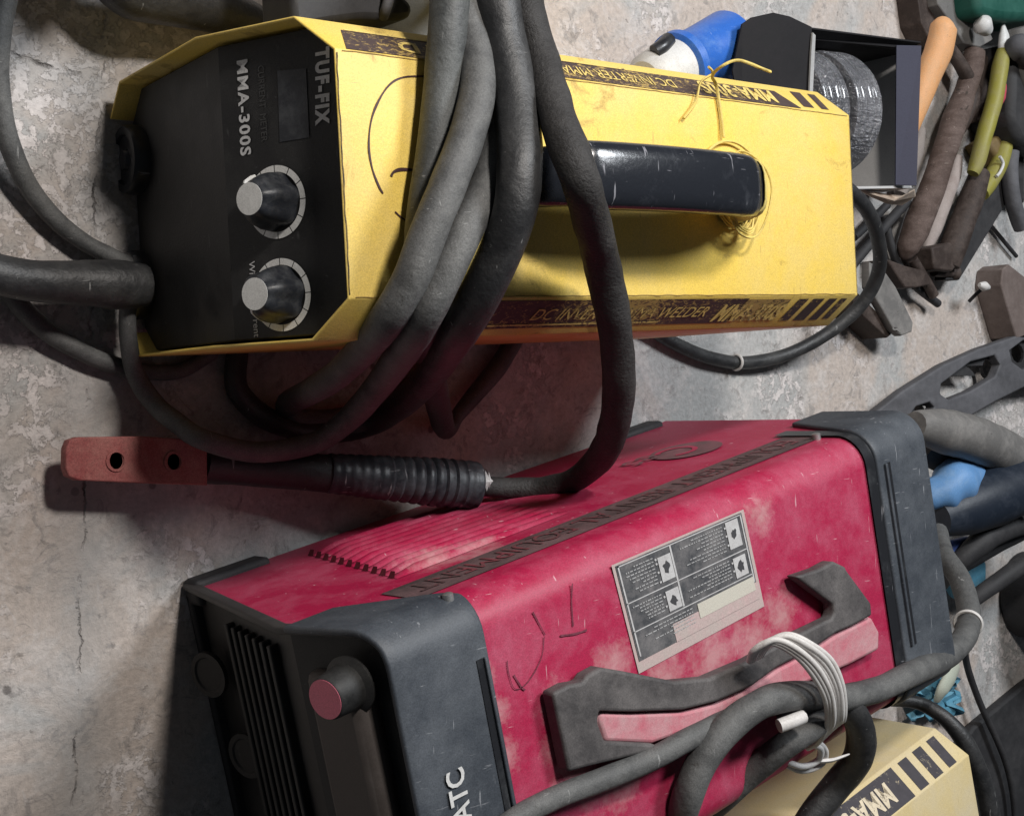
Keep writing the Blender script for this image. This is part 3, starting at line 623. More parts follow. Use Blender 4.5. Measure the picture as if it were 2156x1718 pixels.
# louvres pressed into the near side
sideN = (MR.to_3x3() @ Vector((0, 1, 0)))
def on_side(u, v, lift=0.0): return MR.inverted() @ on_plane(u, v, MR @ Vector((0, lift, 0)), sideN)
for i in range(11):
    t = i/10; z = 0.036+t*0.110; x0 = 0.088-0.019*t; ln = 0.135
    v, f = [], []; nn, mm = 16, 6
    for a in range(nn+1):
        s = a/nn; hgt = 0.0042*min(1, s*9)*(1-s)**0.5
        for b_ in range(mm+1):
            c_ = b_/mm; zz = z+0.0085*(c_-0.5); y = hgt*math.sin(PI*min(1, c_*1.0))**0.8 if 0 < c_ < 1 else 0
            v.append((x0+ln*s, 0.0003+y, zz))
    for a in range(nn):
        for b_ in range(mm): q = a*(mm+1)+b_; f.append((q, q+1, q+mm+2, q+mm+1))
    mesh('louvre', v, f, RED, rw, MR, angle=60)
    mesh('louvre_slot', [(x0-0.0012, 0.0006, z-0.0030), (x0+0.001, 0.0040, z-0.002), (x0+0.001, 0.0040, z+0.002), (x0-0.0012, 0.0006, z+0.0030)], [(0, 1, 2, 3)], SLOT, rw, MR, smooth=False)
# stripe along the shoulder with faded print, and the round logo
zs0, zs1 = 0.167, 0.199
def stripe_pt(x, t):   # follow the side, which is flat below the rounding
    return Vector((x, 0.0006, zs0+(zs1-zs0)*t))
v = [MR @ stripe_pt(x, t) for x in (0.045, 0.40) for t in (0, 1)]
mesh('stripe', v, [(0, 1, 3, 2)], STRIPER, rw, smooth=False)
Us = MR.to_3x3() @ Vector((1, 0, 0)); Vs = Vector((0, 0, 1)); Os = MR @ Vector((0, 0.0006, 0))
# read from this side the print runs the other way up
text('stripe_print', 'EQUIPMENT RENTAL EQUIPMENT', MR @ Vector((0.385, 0.0008, 0.174)), -Us, Vs, 0.025, REDTXT, rw, lift=0.0003, width=0.33)
def ell(cx, cz, rx, rz, n=32, a0=0, a1=2*PI): return [(cx+rx*math.cos(a0+(a1-a0)*i/n), cz+rz*math.sin(a0+(a1-a0)*i/n)) for i in range(n)]
cl = on_side(1445, 950)
def side_poly(name, pts, mat, lift=0.0010):
    if area2(pts) < 0: pts = pts[::-1]
    return mesh(name, [MR @ Vector((x, lift, z)) for x, z in pts], [tuple(range(len(pts)))[::-1]], mat, rw, smooth=False)
def ring2(cx, cz, r0x, r0z, r1x, r1z, mat, a0=0, a1=2*PI, lift=0.001, name='logo'):
    n = 36; v = []; f = []
    for i in range(n+1):
        a = a0+(a1-a0)*i/n
        v += [MR @ Vector((cx+r0x*math.cos(a), lift, cz+r0z*math.sin(a))), MR @ Vector((cx+r1x*math.cos(a), lift, cz+r1z*math.sin(a)))]
    f = [(2*i, 2*i+1, 2*i+3, 2*i+2) for i in range(n)]
    return mesh(name, v, f, mat, rw, smooth=False)
lx, lz = cl.x, cl.z
lo = side_poly('logo', ell(lx, lz, 0.027, 0.025), LOGO)
ring2(lx-0.006, lz-0.004, 0.012, 0.011, 0.016, 0.015, RED, -2.4, 2.4, 0.0014)
text('logo_print', 'es', MR @ Vector((lx-0.018, 0.0010, lz-0.022)), -Us, Vs, 0.036, LOGO, rw, lift=0.0005)
# warning label on the lid
c4 = [at(1287, 1190, RH+0.0006), at(1565, 1072, RH+0.0006), at(1609, 1276, RH+0.0006), at(1345, 1418, RH+0.0006)]
def lb(s, t, z=0): q = (c4[0]*(1-s)+c4[1]*s)*(1-t)+(c4[3]*(1-s)+c4[2]*s)*t; return q+Vector((0, 0, z))
def lrect(name, R_, mat, z, parent):
    v, f = [], []
    for a, b_, c_, d_ in R_:
        k = len(v); v += [lb(a, d_, z), lb(c_, d_, z), lb(c_, b_, z), lb(a, b_, z)]; f.append((k, k+1, k+2, k+3))
    return mesh(name, v, f, mat, parent, smooth=False)
label = lrect('warning_label', [(0, 0, 1, 1)], LABELD, 0.0001, rw)
lrect('label_field', [(0.02, 0.02, 0.975, 0.90)], LABELK, 0.0004, label)
lrect('label_dust', [(0.30, 0.73, 0.975, 0.90)], LABELD, 0.0006, label)
lrect('label_rule', [(0.03, 0.03, 0.965, 0.04), (0.03, 0.03, 0.04, 0.86), (0.955, 0.03, 0.965, 0.72), (0.40, 0.04, 0.412, 0.62), (0.03, 0.37, 0.96, 0.38), (0.03, 0.63, 0.96, 0.64)], LABELW, 0.0007, label)
for q in [(0.30, 0.10, 0.395, 0.33), (0.30, 0.42, 0.395, 0.61), (0.83, 0.05, 0.93, 0.32), (0.83, 0.41, 0.93, 0.61)]: lrect('pictogram', [q], LABELW, 0.0009, label)
lrect('label_box', [(0.50, 0.66, 0.955, 0.80)], dusty('label_cream', (0.52, 0.50, 0.43), (0.5, 0.46, 0.4), 0.4, 60, 0.7, 0, 100), 0.0009, label)
tt = []
for (s0, s1, t0, t1, nl) in ((0.06, 0.27, 0.08, 0.34, 8), (0.06, 0.27, 0.42, 0.60, 6), (0.44, 0.80, 0.07, 0.34, 8), (0.44, 0.80, 0.41, 0.60, 6), (0.08, 0.46, 0.67, 0.84, 5)):
    for i in range(nl):
        t = t0+(t1-t0)*i/nl; s = s1; end = s0+(s1-s0)*random.uniform(0, 0.6)
        while s > end:
            w = random.uniform(0.008, 0.03); tt.append((max(s-w, s0), t, s, t+0.010)); s -= w+0.006
lrect('label_print', tt, LABELT, 0.0008, label)
dots = [(0.815, t, 0.828, t+0.018) for t in (0.09, 0.17, 0.26, 0.44, 0.52)] + [(0.280, t, 0.293, t+0.018) for t in (0.10, 0.14, 0.22, 0.31, 0.45, 0.54)]
lrect('label_dot', dots, LABELW, 0.0009, label)
for (s, t, k) in ((0.347, 0.21, 5), (0.347, 0.52, 4), (0.88, 0.18, 5), (0.88, 0.51, 5)):
    pts = []
    for i in range(14):
        a = 2*PI*i/14; r = 0.5+0.5*random.random()
        pts.append(lb(s+0.032*math.cos(a)*r, t+0.065*math.sin(a)*r, 0.0011))
    q = [(p.x, p.y) for p in pts]
    if area2(q) < 0: pts = pts[::-1]
    mesh('pictogram_figure', pts, [tuple(range(14))], DARKP, label, smooth=False)
# moulded handle on the lid, traced at its own height
ZH = RH+0.012
HP = [(1677,1214),(1727,1197),(1756,1181),(1781,1193),(1789,1211),(1812,1240),(1835,1269),(1837,1296),(1800,1316),(1763,1332),(1710,1368),(1638,1405),(1584,1445),(1512,1477),(1440,1495),(1332,1499),(1264,1497),(1260,1520),(1275,1560),(1375,1565),(1400,1575),(1332,1592),(1239,1614),(1199,1625),(1165,1459),(1199,1441),(1228,1436),(1239,1420),(1267,1405),(1314,1413),(1422,1434),(1494,1427),(1584,1388),(1670,1341),(1753,1301),(1758,1290),(1756,1272)]
HGR = dusty('handle_plastic', (0.050, 0.047, 0.048), (0.20, 0.185, 0.18), 0.62, 30, 0.55, 0.2, 400, 0.35, up=0.12, grain=0.1)
rh = pprism('handle', HP, ZH, RH+0.002, HGR, rw, bevel=0.0035, seg=3)
pprism('handle_post', [(1168,1459),(1199,1441),(1239,1420),(1255,1500),(1265,1560),(1270,1600),(1205,1622)], ZH-0.006, RH, HGR, rw, bevel=0.002)
pprism('handle_post', [(1720,1200),(1756,1183),(1780,1195),(1835,1269),(1835,1296),(1790,1315),(1765,1262)], ZH-0.006, RH, HGR, rw, bevel=0.002)
pprism('handle_inset', [(1264,1499),(1332,1501),(1440,1497),(1512,1479),(1584,1447),(1638,1407),(1710,1370),(1763,1334),(1836,1298),(1853,1330),(1852,1368),(1790,1400),(1700,1438),(1600,1485),(1500,1522),(1440,1543),(1375,1566),(1275,1562),(1262,1520)], ZH-0.003, RH+0.004, REDDUST, rw, bevel=0.003, seg=3)
# screws, scratches and paint marks
for (u, v, z) in ((952, 1278, 0.222), (1722, 908, 0.20)):
    c = at(u, v, z); lathe('screw', [(-0.006, 0.0030), (-0.0002, 0.0030), (0.0004, 0.002)], MR @ Vector(((MR.inverted() @ c).x, 0.004, z-0.002)), sideN, SCREW, rw, sides=16)
nt = RED.node_tree; b_ = nt.nodes['Principled BSDF']; lk = b_.inputs['Base Color'].links[0]; src_ = lk.from_socket
co_, g_ = position(nt); acc = None
for (u, v, z, rad) in ((1500, 1400, RH, .030), (1580, 1360, RH, .028), (1640, 1290, RH, .020), (1400, 1420, RH, .022), (1290, 1400, RH, .018), (1175, 1480, RH, .016), (1190, 1560, RH, .018), (1215, 1640, RH, .022), (1300, 1640, RH, .020), (1880, 1150, RH, .010), (1892, 1230, RH, .012), (1905, 1310, RH, .012), (1915, 1390, RH, .016), (1020, 1430, RH, .010), (1040, 1500, RH, .012), (1060, 1600, RH, .012), (1000, 1130, 0.16, .030), (900, 1150, 0.14, .024), (1600, 1085, RH, .014)):
    p_ = at(u, v, z); vm = N_(nt, 'ShaderNodeVectorMath', operation='DISTANCE'); nt.links.new(g_.outputs['Position'], vm.inputs[0]); vm.inputs[1].default_value = tuple(p_)
    q_ = ramp(nt, vm.outputs['Value'], rad*1.35, rad*0.1); acc = q_ if acc is None else mth(nt, 'MAXIMUM', acc, q_)
nz = noise_n(nt, co_, 85, 9, 0.75, 0.2); dm = mth(nt, 'MULTIPLY', ramp(nt, mth(nt, 'ADD', acc, mth(nt, 'MULTIPLY', mth(nt, 'SUBTRACT', nz, 0.5), 2.4)), 0.30, 1.1, 0, 0.55), ramp(nt, acc, 0.0, 0.25))
nt.links.new(mixc(nt, dm, src_, (0.55, 0.38, 0.37)), b_.inputs['Base Color'])
ZR = RH+0.0008
for pts, w in (([(1205, 1228), (1204, 1270), (1207, 1318)], 0.0006), ([(1180, 1338), (1210, 1334), (1236, 1326)], 0.0009), ([(1122, 1288), (1148, 1336)], 0.0005), ([(1146, 1340), (1140, 1385), (1112, 1435), (1085, 1450), (1072, 1420), (1068, 1390)], 0.0004), ([(1082, 1420), (1098, 1446), (1106, 1452)], 0.0008)):
    ink_line('marker_line', pts, ZR, w*0.8, INKR, rw)
# ATC painted on the grey frame, reading upwards in the picture
A0 = at(955, 1732, RH+0.0045); A1 = at(952, 1612, RH+0.0045)
for s, a, b_ in (('A', 1722, 1690), ('T', 1684, 1650), ('C', 1645, 1610)):
    q0 = at(990-2, a+2, RH+0.0042); q1 = at(982, b_, RH+0.0042)
Uw = (at(962, 1612, RH+0.0042)-at(982, 1722, RH+0.0042)); Ow = at(992, 1721, RH+0.0042); Vw = Vector((-Uw.y, Uw.x, 0))
text('painted_letters', 'ATC', Ow, Uw, Vw, 0.0160, WHITE, rw, lift=0.0006, width=Uw.length, offset=0.0003)

# ------------------------------------------------------------------ welding cables
Z = H
def cable(name, pts, r, mat, label, group=None, cat='cable', **k):
    return tag(ptube(name, pts, r, mat, **k), label, cat, group)
G1 = 'thick cable strands slung over the bright yellow welder'
cable('welding_cable', [(965,-260,0.10),(958,-150,0.20),(952,-60,Z+.010),(942,60,Z+.014),(932,180,Z+.012),(914,320,Z+.011),(895,430,Z+.010),(886,520,Z+.009),(893,600,Z+.008),(902,655,Z-.005),(906,710,0.17),(908,780,0.11),(922,850,0.055),(934,898,0.022),(946,900,0.014),(966,872,0.012),(1000,830,0.011),(1050,770,0.010),(1090,700,0.010)],
      [.0096,.0098,.0102,.0102,.0098,.0092,.0088,.0088,.0088,.0088,.0088,.0086,.0080,.0066,.0050,.0062,.0070,.007], RUB, 'leftmost grey cable strand on the yellow lid, ending in a sharp fold on the floor', G1)
cable('welding_cable', [(985,-200,0.20),(988,20,Z+.010),(1000,95,Z+.018),(1006,180,Z+.026),(988,270,Z+.030),(943,390,Z+.032),(902,490,Z+.030),(864,590,Z+.022),(806,685,Z+.000),(750,752,0.15),(694,800,0.10),(640,832,0.05),(606,852,0.016),(620,880,0.011),(680,886,0.010),(750,872,0.010),(830,840,0.009),(900,780,0.009),(980,700,0.009)],
      [.0075,.0080,.0092,.0094,.0092,.0090,.0086,.0082,.0078,.0074,.0070,.0066,.006], RUBM, 'pale grey cable strand ending in a tight bend on the floor beside the yellow welder', G1)
cable('welding_cable', [(1018,100,Z+.010),(1036,180,Z+.014),(1044,260,Z+.020),(1032,365,Z+.026),(985,475,Z+.030),(932,590,Z+.026),(884,685,Z+.010),(838,755,0.165),(797,812,0.11),(748,868,0.068),(700,910,0.048),(644,938,0.040),(537,952,0.040),(430,926,0.044),(372,890,0.030),(322,846,0.016),(284,785,0.018),(270,710,0.026),(270,645,0.034),(290,600,0.038)],
      [.0080,.0088,.0090,.0090,.0090,.0090,.0084,.0076,.0068,.0064,.0062,.006,.0054,.005,.0048], RUBM, 'pale grey cable strand curling round the front of the yellow welder into its lower socket', G1)
cable('welding_cable', [(1015,-260,0.12),(1030,-120,0.2),(1045,-20,Z+.018),(1062,90,Z+.024),(1086,220,Z+.034),(1094,340,Z+.046),(1084,440,Z+.046),(1050,540,Z+.034),(1005,630,Z+.018),(960,705,Z-.01),(918,770,0.14),(868,830,0.08),(800,880,0.03),(720,905,0.014),(640,905,0.011),(560,880,0.011),(500,820,0.011),(500,740,0.011)],
      [.0115,.0115,.0115,.0115,.0110,.0108,.0100,.0090,.0080,.0072,.007], RUBD, 'thick dark cable strand crossing the front end of the black handle', G1)
# electrode holder and its cable
eh = empty('electrode_holder', at(700, 1000, 0), 0, 'electrode holder with copper end plate and ribbed black grip lying between the machines', 'electrode holder')
jaw = [(142,945),(148,930),(165,924),(300,922),(432,930),(432,1018),(300,1014),(165,1008),(146,1000),(141,985)]
zj = 0.030
hole_c = [(243, 970, 17), (363, 972, 15)]
def plate_with_holes(name, pix, holes, z, th, mat, parent, bevel=0.0):
    cu = bpy.data.curves.new('c', 'CURVE'); cu.dimensions = '2D'; cu.fill_mode = 'BOTH'; cu.extrude = th/2; cu.bevel_depth = bevel; cu.bevel_resolution = 2
    def add(pts):
        sp = cu.splines.new('POLY'); sp.points.add(len(pts)-1); sp.use_cyclic_u = True
        for i, p in enumerate(pts): sp.points[i].co = (p[0], p[1], 0, 1)
    add([tuple(at(u, v, z))[:2] for u, v in pix])
    for h in holes: add([tuple(at(u, v, z))[:2] for u, v in h])
    ob = bpy.data.objects.new('c', cu); COL.objects.link(ob)
    dg = bpy.context.evaluated_depsgraph_get(); me = bpy.data.meshes.new_from_object(ob.evaluated_get(dg))
    vs = [Vector((p.co.x, p.co.y, p.co.z+z-th/2)) for p in me.vertices]; fs = [tuple(p.vertices) for p in me.polygons]
    bpy.data.objects.remove(ob); bpy.data.curves.remove(cu)
    return mesh(name, vs, fs, mat, parent)
def circ(u, v, ru, rv, n=20, rot=0):
    return [(u+ru*math.cos(a)*math.cos(rot)-rv*math.sin(a)*math.sin(rot), v+ru*math.cos(a)*math.sin(rot)+rv*math.sin(a)*math.cos(rot)) for a in [2*PI*i/n for i in range(n)]]
plate_with_holes('jaw_plate', jaw, [circ(243, 970, 15, 19), circ(364, 972, 14, 18)], zj, 0.006, COPPER, eh, 0.001)
for (u, v) in ((243, 970), (364, 972)):
    lathe('hole_rim', [(0, 0.0062), (0.001, 0.0062), (0.001, 0.0048), (0, 0.0048)], at(u, v, zj+0.0005)+Vector((0, 0, 0.0004)), (0, 0, 1), COPPER, eh, sides=24)
ptube('arm', [(425, 975, 0.020), (520, 985, 0.022), (620, 992, 0.026), (700, 998, 0.032)], [0.0125, 0.0115, 0.012, 0.0125], RUBD, eh, wob=0.05)
P0 = at(690, 996, 0.032); P1 = at(1003, 1022, 0.060); ax = (P1-P0); LN_ = ax.length; prof = []; nseg = 60
for i in range(nseg+1):
    d = i/nseg; r = 0.0125+0.0035*min(1, d*1.4)+0.00035*math.sin(i*1.7)
    if d > 0.38 and (i % 4 == 0) and d < 0.88: r -= 0.0008
    if i == nseg: r -= 0.0012
    prof.append((d*LN_, r))
lathe('grip', prof, P0, ax, dusty('grip_rubber', (0.028, 0.032, 0.038), (0.13, 0.14, 0.15), 0.45, 60, 0.4, 0.2, 400, 0.5, scratch=1.2, scratch_col=(0.4, 0.4, 0.4)), eh, sides=36)
ptube('cable', [(985,1021,0.058),(1030,1024,0.062),(1090,1028,0.070),(1150,1026,0.085),(1210,1010,0.11),(1262,965,0.15),(1292,900,0.185),(1302,830,0.205),(1300,740,0.222),(1288,650,Z+.020),(1268,560,Z+.032),(1248,470,Z+.052),(1222,380,Z+.072),(1186,280,Z+.062),(1160,200,Z+.044),(1134,110,Z+.026),(1110,20,Z+.020),(1105,-60,Z+.0),(1090,-160,0.14),(1085,-260,0.08)],
      [.0070,.0072,.0082,.0094,.0098,.0100,.0100,.0096,.0096,.0096,.0096], dusty('coarse_rubber', (0.022, 0.021, 0.021), (0.075, 0.072, 0.07), 0.5, 50, 0.6, 0.9, 500, 0.35, up=0.12), eh, wob=0.10)
v = []; c0 = at(1028, 1014, 0.072)
for i in range(14):
    a = 2*PI*i/14; v.append(c0+Vector((math.cos(a)*0.006*random.uniform(.4, 1), math.sin(a)*0.010*random.uniform(.3, 1), -0.001+0.0005*random.random())))
mesh('bare_strand', [c0+Vector((0, 0, 0.0015))]+v, [(0, i+1, (i+1) % 14+1) for i in range(14)], WHITE, eh)

# floor cables at the left
G2 = 'cables coiled on the floor left of the yellow welder'
cable('floor_cable', [(30,-120,0.03),(8,-20,0.03),(-8,100,0.028),(-2,210,0.024),(22,310,0.018),(65,400,0.012),(120,465,0.010),(180,512,0.010),(235,540,0.012),(280,560,0.014)], [.0085,.0075,.0060,.0055,.0050,.0045], RUBM, 'slim grey cable curving down the left edge of the photo beside the lime patches', G2)
cable('floor_cable', [(-60,470,0.014),(-10,560,0.014),(30,630,0.012),(90,690,0.010),(160,735,0.008),(230,765,0.007),(300,782,0.006),(380,780,0.006),(450,740,0.006)], [.0060,.0058,.0056,.0052,.0048,.0045], RUBM, 'grey cable sweeping across the lower left below the thick plug cable', G2)
cable('plug_cable', [(-80,560,0.040),(0,580,0.040),(80,592,0.040),(160,596,0.040),(225,598,0.040),(262,600,0.040),(305,601,0.040)], [.0115,.0112,.0112,.0125,.0138,.0138,.0120], RUBD, 'very thick black cable and plug pushed into the lower socket of the yellow welder', G2)
cable('hose', [(190,-150,0.045),(260,-40,0.04),(330,-8,0.035),(420,10,0.030),(500,36,0.024),(560,62,0.020),(640,90,0.018)], [.020,.018,.016,.014,.012,.010], RUBD, 'fat black hose arching over the floor at the top left edge', G2, cat='hose')
LP_ = Vector((-0.02, 0.50, 1.04)); hp = [at(u, v, 0) for u, v in ((-160, 150), (-60, 95), (40, 22), (120, -50), (200, -130))]
tag(wtube('hose', [q+(LP_-q)*(0.13/1.04) for q in hp], 0.019, RUBD), 'unseen black hose added past the top left corner to shade the floor', 'hose', G2)  # unseen shadow caster added between the floor corner and the near lamp

# mains cord of the yellow welder
mc = empty('mains_cord', at(1700, 720, 0), 0, 'black mains cord with a pale cable tie, looping round the yellow welder rear corner', 'power cord')
ptube('cord', [(1760,380,0.10),(1795,408,0.10),(1830,450,0.095),(1850,510,0.085),(1850,570,0.07),(1822,630,0.055),(1775,678,0.04),(1710,722,0.025),(1640,752,0.014),(1560,764,0.008),(1490,752,0.007),(1430,728,0.007),(1380,700,0.007),(1340,680,0.007)], [.0062,.0062,.0062,.0060,.0058,.0056,.0055,.0055], RUBD, mc, wob=0.04)
cc = at(1551, 763, 0.009); tdir = (at(1600, 760, 0.009)-at(1500, 756, 0.009)).normalized()
def ring_tie(name, c, ax, r, w, mat, parent, turns=1):
    A = ax.normalized(); X = A.orthogonal().normalized(); Y = A.cross(X)
    pts = [c+(X*math.cos(2*PI*k/16)+Y*math.sin(2*PI*k/16))*r for k in range(17)]
    return wtube(name, pts, w, mat, parent, n=3, sides=6, wob=0.2)
ring_tie('cable_tie', cc, tdir, 0.0064, 0.0012, TIEW, mc)

# cables lying over the red welder
G3 = 'cable runs draped over the red welder'
cable('power_cable', [(1975,1120,0.12),(1988,1170,0.15),(2022,1222,0.17),(2040,1290,0.19),(2030,1342,0.21),(1985,1386,0.225),(1914,1420,RH+.012),(1850,1450,RH+.014),(1763,1470,RH+.02),(1691,1463,RH+.028),(1610,1478,RH+.028),(1535,1530,RH+.022),(1480,1600,RH+.018),(1440,1700,RH+.008),(1415,1800,0.20),(1400,1900,0.15)],
      [.0080,.0086,.0090,.0088,.0084,.0086,.0090,.0092,.0088,.008], RUBM, 'dusty grey cable wrapping the rear of the red welder and arching over its handle', G3)
tie = None
cable('power_cable', [(1060,1740,RH+.010),(1110,1708,RH+.009),(1188,1671,RH+.009),(1296,1630,RH+.010),(1386,1590,RH+.012),(1458,1551,RH+.014),(1520,1520,RH+.012),(1600,1490,RH+.010),(1680,1480,RH+.008)], [.0060,.0062,.0066,.0066,.0062,.006], RUBM, 'grey cable running past the front of the red handle to the bottom photo edge', G3)
cable('power_cable', [(1440,1790,0.16),(1478,1727,0.19),(1520,1682,0.21),(1580,1628,RH-.002),(1656,1566,RH+.018),(1715,1526,RH+.026),(1728,1497,RH+.024),(1690,1488,RH+.018),(1640,1505,RH+.010)], [.0076,.0080,.0082,.0082,.0080,.0076,.007], RUBM, 'grey cable loop under the white wire tie, crossing onto the cream machine', G3)
cable('power_cable', [(1740,1440,RH+.012),(1790,1490,RH+.016),(1812,1540,RH+.012),(1806,1596,RH+.002),(1764,1650,0.215),(1714,1712,0.205),(1670,1790,0.20)], [.0076,.0088,.0098,.0100,.0098,.0095], RUBD, 'black cable bulging beside the white wire tie above the cream machine', G3)
wt = empty('wire_tie', at(1700, 1400, RH), 0, 'bundle of white plastic wire tying the cables to the red machine handle', 'wire tie')
for i in range(7):
    o = i*6.5; dz = 0.0015*(i % 3)
    ptube('wire', [(1578+o*.6,1392-o*.3,RH+.022),(1586+o,1370-o*.55,RH+.032+dz),(1622+o,1352-o*.4,RH+.040+dz),(1674+o*.8,1378-o*.6,RH+.047+dz),(1714+o*.9,1424-o*.9,RH+.048+dz),(1738+o*.9,1472-o*.7,RH+.045+dz),(1742+o*.9,1520-o*.3,RH+.036+dz),(1724+o,1560-o,RH+.022),(1700+o,1575-o,RH+.010)], 0.0019, TIEW, wt, sides=8, wob=0.1, n=6)
ptube('wire', [(1655,1602,0.225),(1690,1613,0.228),(1722,1600,0.232),(1728,1577,0.238),(1712,1566,0.240)], 0.0022, TIEW, wt, sides=8)
ptube('wire', [(1650,1608,0.222),(1690,1622,0.225),(1730,1608,0.230),(1738,1580,0.236),(1720,1560,0.240)], 0.0020, TIEW, wt, sides=8)
ptube('wire_end', [(1722,1602,0.232),(1750,1600,0.236),(1775,1592,0.238),(1788,1587,0.238)], [0.0018, 0.0006], TIEW, wt, sides=6)
ptube('wire', [(1640,1528,RH+.030),(1665,1519,RH+.033),(1690,1508,RH+.034)], 0.0042, TIEW, wt, sides=10)
rt = empty('cable_tie', at(2036, 1315, 0.2), 0, 'white tie ring round the grey cable at the rear corner of the red welder', 'cable tie')
ring_tie('tie_loop', at(2038, 1312, 0.198), at(2030, 1342, 0.21)-at(2040, 1290, 0.19), 0.0100, 0.0014, TIEW, rt)
# cord round the rear edge of the cream machine
cable('rubber_cord', [(1850,1475,0.15),(1880,1474,0.16),(1935,1480,0.17),(1985,1508,0.185),(2022,1548,0.195),(2050,1600,0.20),(2072,1660,0.20),(2085,1720,0.20),(2100,1800,0.19)], [.0045,.0048,.0060,.0075,.0080,.0085], RUBD, 'black cord curving round the rear edge of the cream yellow machine', cat='cord')

# ------------------------------------------------------------------ things behind the yellow welder
bp_ = empty('blue_plug', at(1470, 110, 0), 0, 'blue and white industrial plug behind the yellow welder', 'plug')
q0 = at(1375, 165, 0.07); q1 = at(1535, 92, 0.07); ax = (q1-q0).normalized(); LNG = (q1-q0).length
lathe('collar', [(0.28*LNG, 0.0225), (0.30*LNG, 0.0260), (0.37*LNG, 0.0265), (0.42*LNG, 0.0228), (0.62*LNG, 0.0235), (0.97*LNG, 0.0262), (1.0*LNG, 0.0252), (1.0*LNG, 0.021), (0.85*LNG, 0.020)], q0, ax, BLUE, bp_, sides=40)
lathe('body', [(-0.10*LNG, 0.0150), (-0.05*LNG, 0.0195), (0.12*LNG, 0.0215), (0.30*LNG, 0.0222)], q0, ax, WHITE, bp_, sides=40)
ptube('cable_gland', [(1378, 110, 0.080), (1395, 98, 0.082), (1408, 84, 0.080)], 0.0055, BLACK, bp_, sides=10)
# cardboard box with abrasive discs
cbx = empty('cardboard_box', at(1800, 240, 0), 0, 'open dark cardboard box with torn edges behind the yellow welder', 'box')
zt = 0.085
F = [at(1700, 78, zt), at(1938, 100, zt), at(1922, 396, zt), at(1690, 400, zt)]
def wall(name, a, b_, za, zb, mat, th=0.002, parent=cbx, outb=0.0):
    d = (b_-a); d.z = 0; d.normalize(); n_ = Vector((d.y, -d.x, 0))*th
    a0, b0 = Vector((a.x, a.y, za)), Vector((b_.x, b_.y, za)); a1, b1 = Vector((a.x, a.y, zb)), Vector((b_.x, b_.y, zb))
    v = [a0, b0, b1, a1, a0+n_, b0+n_, b1+n_, a1+n_]
    return mesh(name, v, [(0, 1, 2, 3), (7, 6, 5, 4), (0, 4, 5, 1), (1, 5, 6, 2), (2, 6, 7, 3), (3, 7, 4, 0)], mat, parent, smooth=False)
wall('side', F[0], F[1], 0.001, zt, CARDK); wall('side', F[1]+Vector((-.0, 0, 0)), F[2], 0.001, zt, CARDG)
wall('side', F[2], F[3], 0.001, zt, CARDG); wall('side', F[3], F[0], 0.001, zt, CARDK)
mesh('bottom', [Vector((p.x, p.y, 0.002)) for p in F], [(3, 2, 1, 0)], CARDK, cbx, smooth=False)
def flap(name, pix, mat, th=0.0015):
    v = [at(*p) for p in pix]; n_ = (v[1]-v[0]).cross(v[2]-v[0]).normalized()*th; k = len(v)
    vs = v+[p-n_ for p in v]
    return mesh(name, vs, [tuple(range(k)), tuple(range(k, 2*k))[::-1]]+[(i, i+k, (i+1) % k+k, (i+1) % k) for i in range(k)], mat, cbx, smooth=False)
flap('flap', [(1886, 97, zt+.001), (1938, 98, zt+0.012), (1928, 392, zt+0.012), (1884, 390, zt+.001)], CARDB)
flap('flap', [(1704, 58, zt+.012), (1938, 88, zt+0.004), (1890, 112, zt-0.015), (1708, 98, zt-0.012)], CARDK)
flap('flap', [(1560, 52, 0.10), (1580, 38, 0.102), (1625, 28, 0.106), (1660, 36, 0.109), (1706, 58, 0.112), (1709, 130, 0.112), (1704, 250, 0.112), (1560, 260, 0.10), (1540, 150, 0.10)], CARDK)
flap('torn_edge', [(1708, 70, .114), (1714, 76, .114), (1708, 200, .114), (1703, 250, .114), (1701, 200, .114), (1705, 110, .114)], PALEM)
flap('torn_flap', [(1812, 398, 0.075), (1850, 410, 0.08), (1885, 420, 0.08), (1926, 398, zt), (1928, 412, 0.075), (1900, 430, 0.065), (1868, 426, 0.065), (1835, 412, 0.06)], TORN)
for (x0u, x1u, r, dzz, lab) in ((1560, 1614, 0.0500, 0.0, 'left pack of film wrapped abrasive discs in the cardboard box'), (1626, 1682, 0.0520, 0.0, 'middle pack of film wrapped abrasive discs, the glossiest one in the box'), (1696, 1752, 0.0515, 0.0, 'right pack of film wrapped abrasive discs next to the grey box wall')):
    a = at(x0u, 240, r+0.006); b_ = at(x1u, 243, r+0.006); a.z = b_.z = r+0.006; Lk = (b_-a).length
    prof = []; m_ = 26
    for i in range(m_+1):
        d = i/m_; rr = r*(1-0.10*(1 if i in (0, m_) else 0)-0.02*(1 if i in (1, m_-1) else 0)) + 0.0006*math.sin(i*2.4)
        prof.append((d*Lk, rr))
    tag(lathe('disc_pack', prof, a, b_-a, FILM, sides=64), lab, 'disc pack', 'packs of discs in the cardboard box')
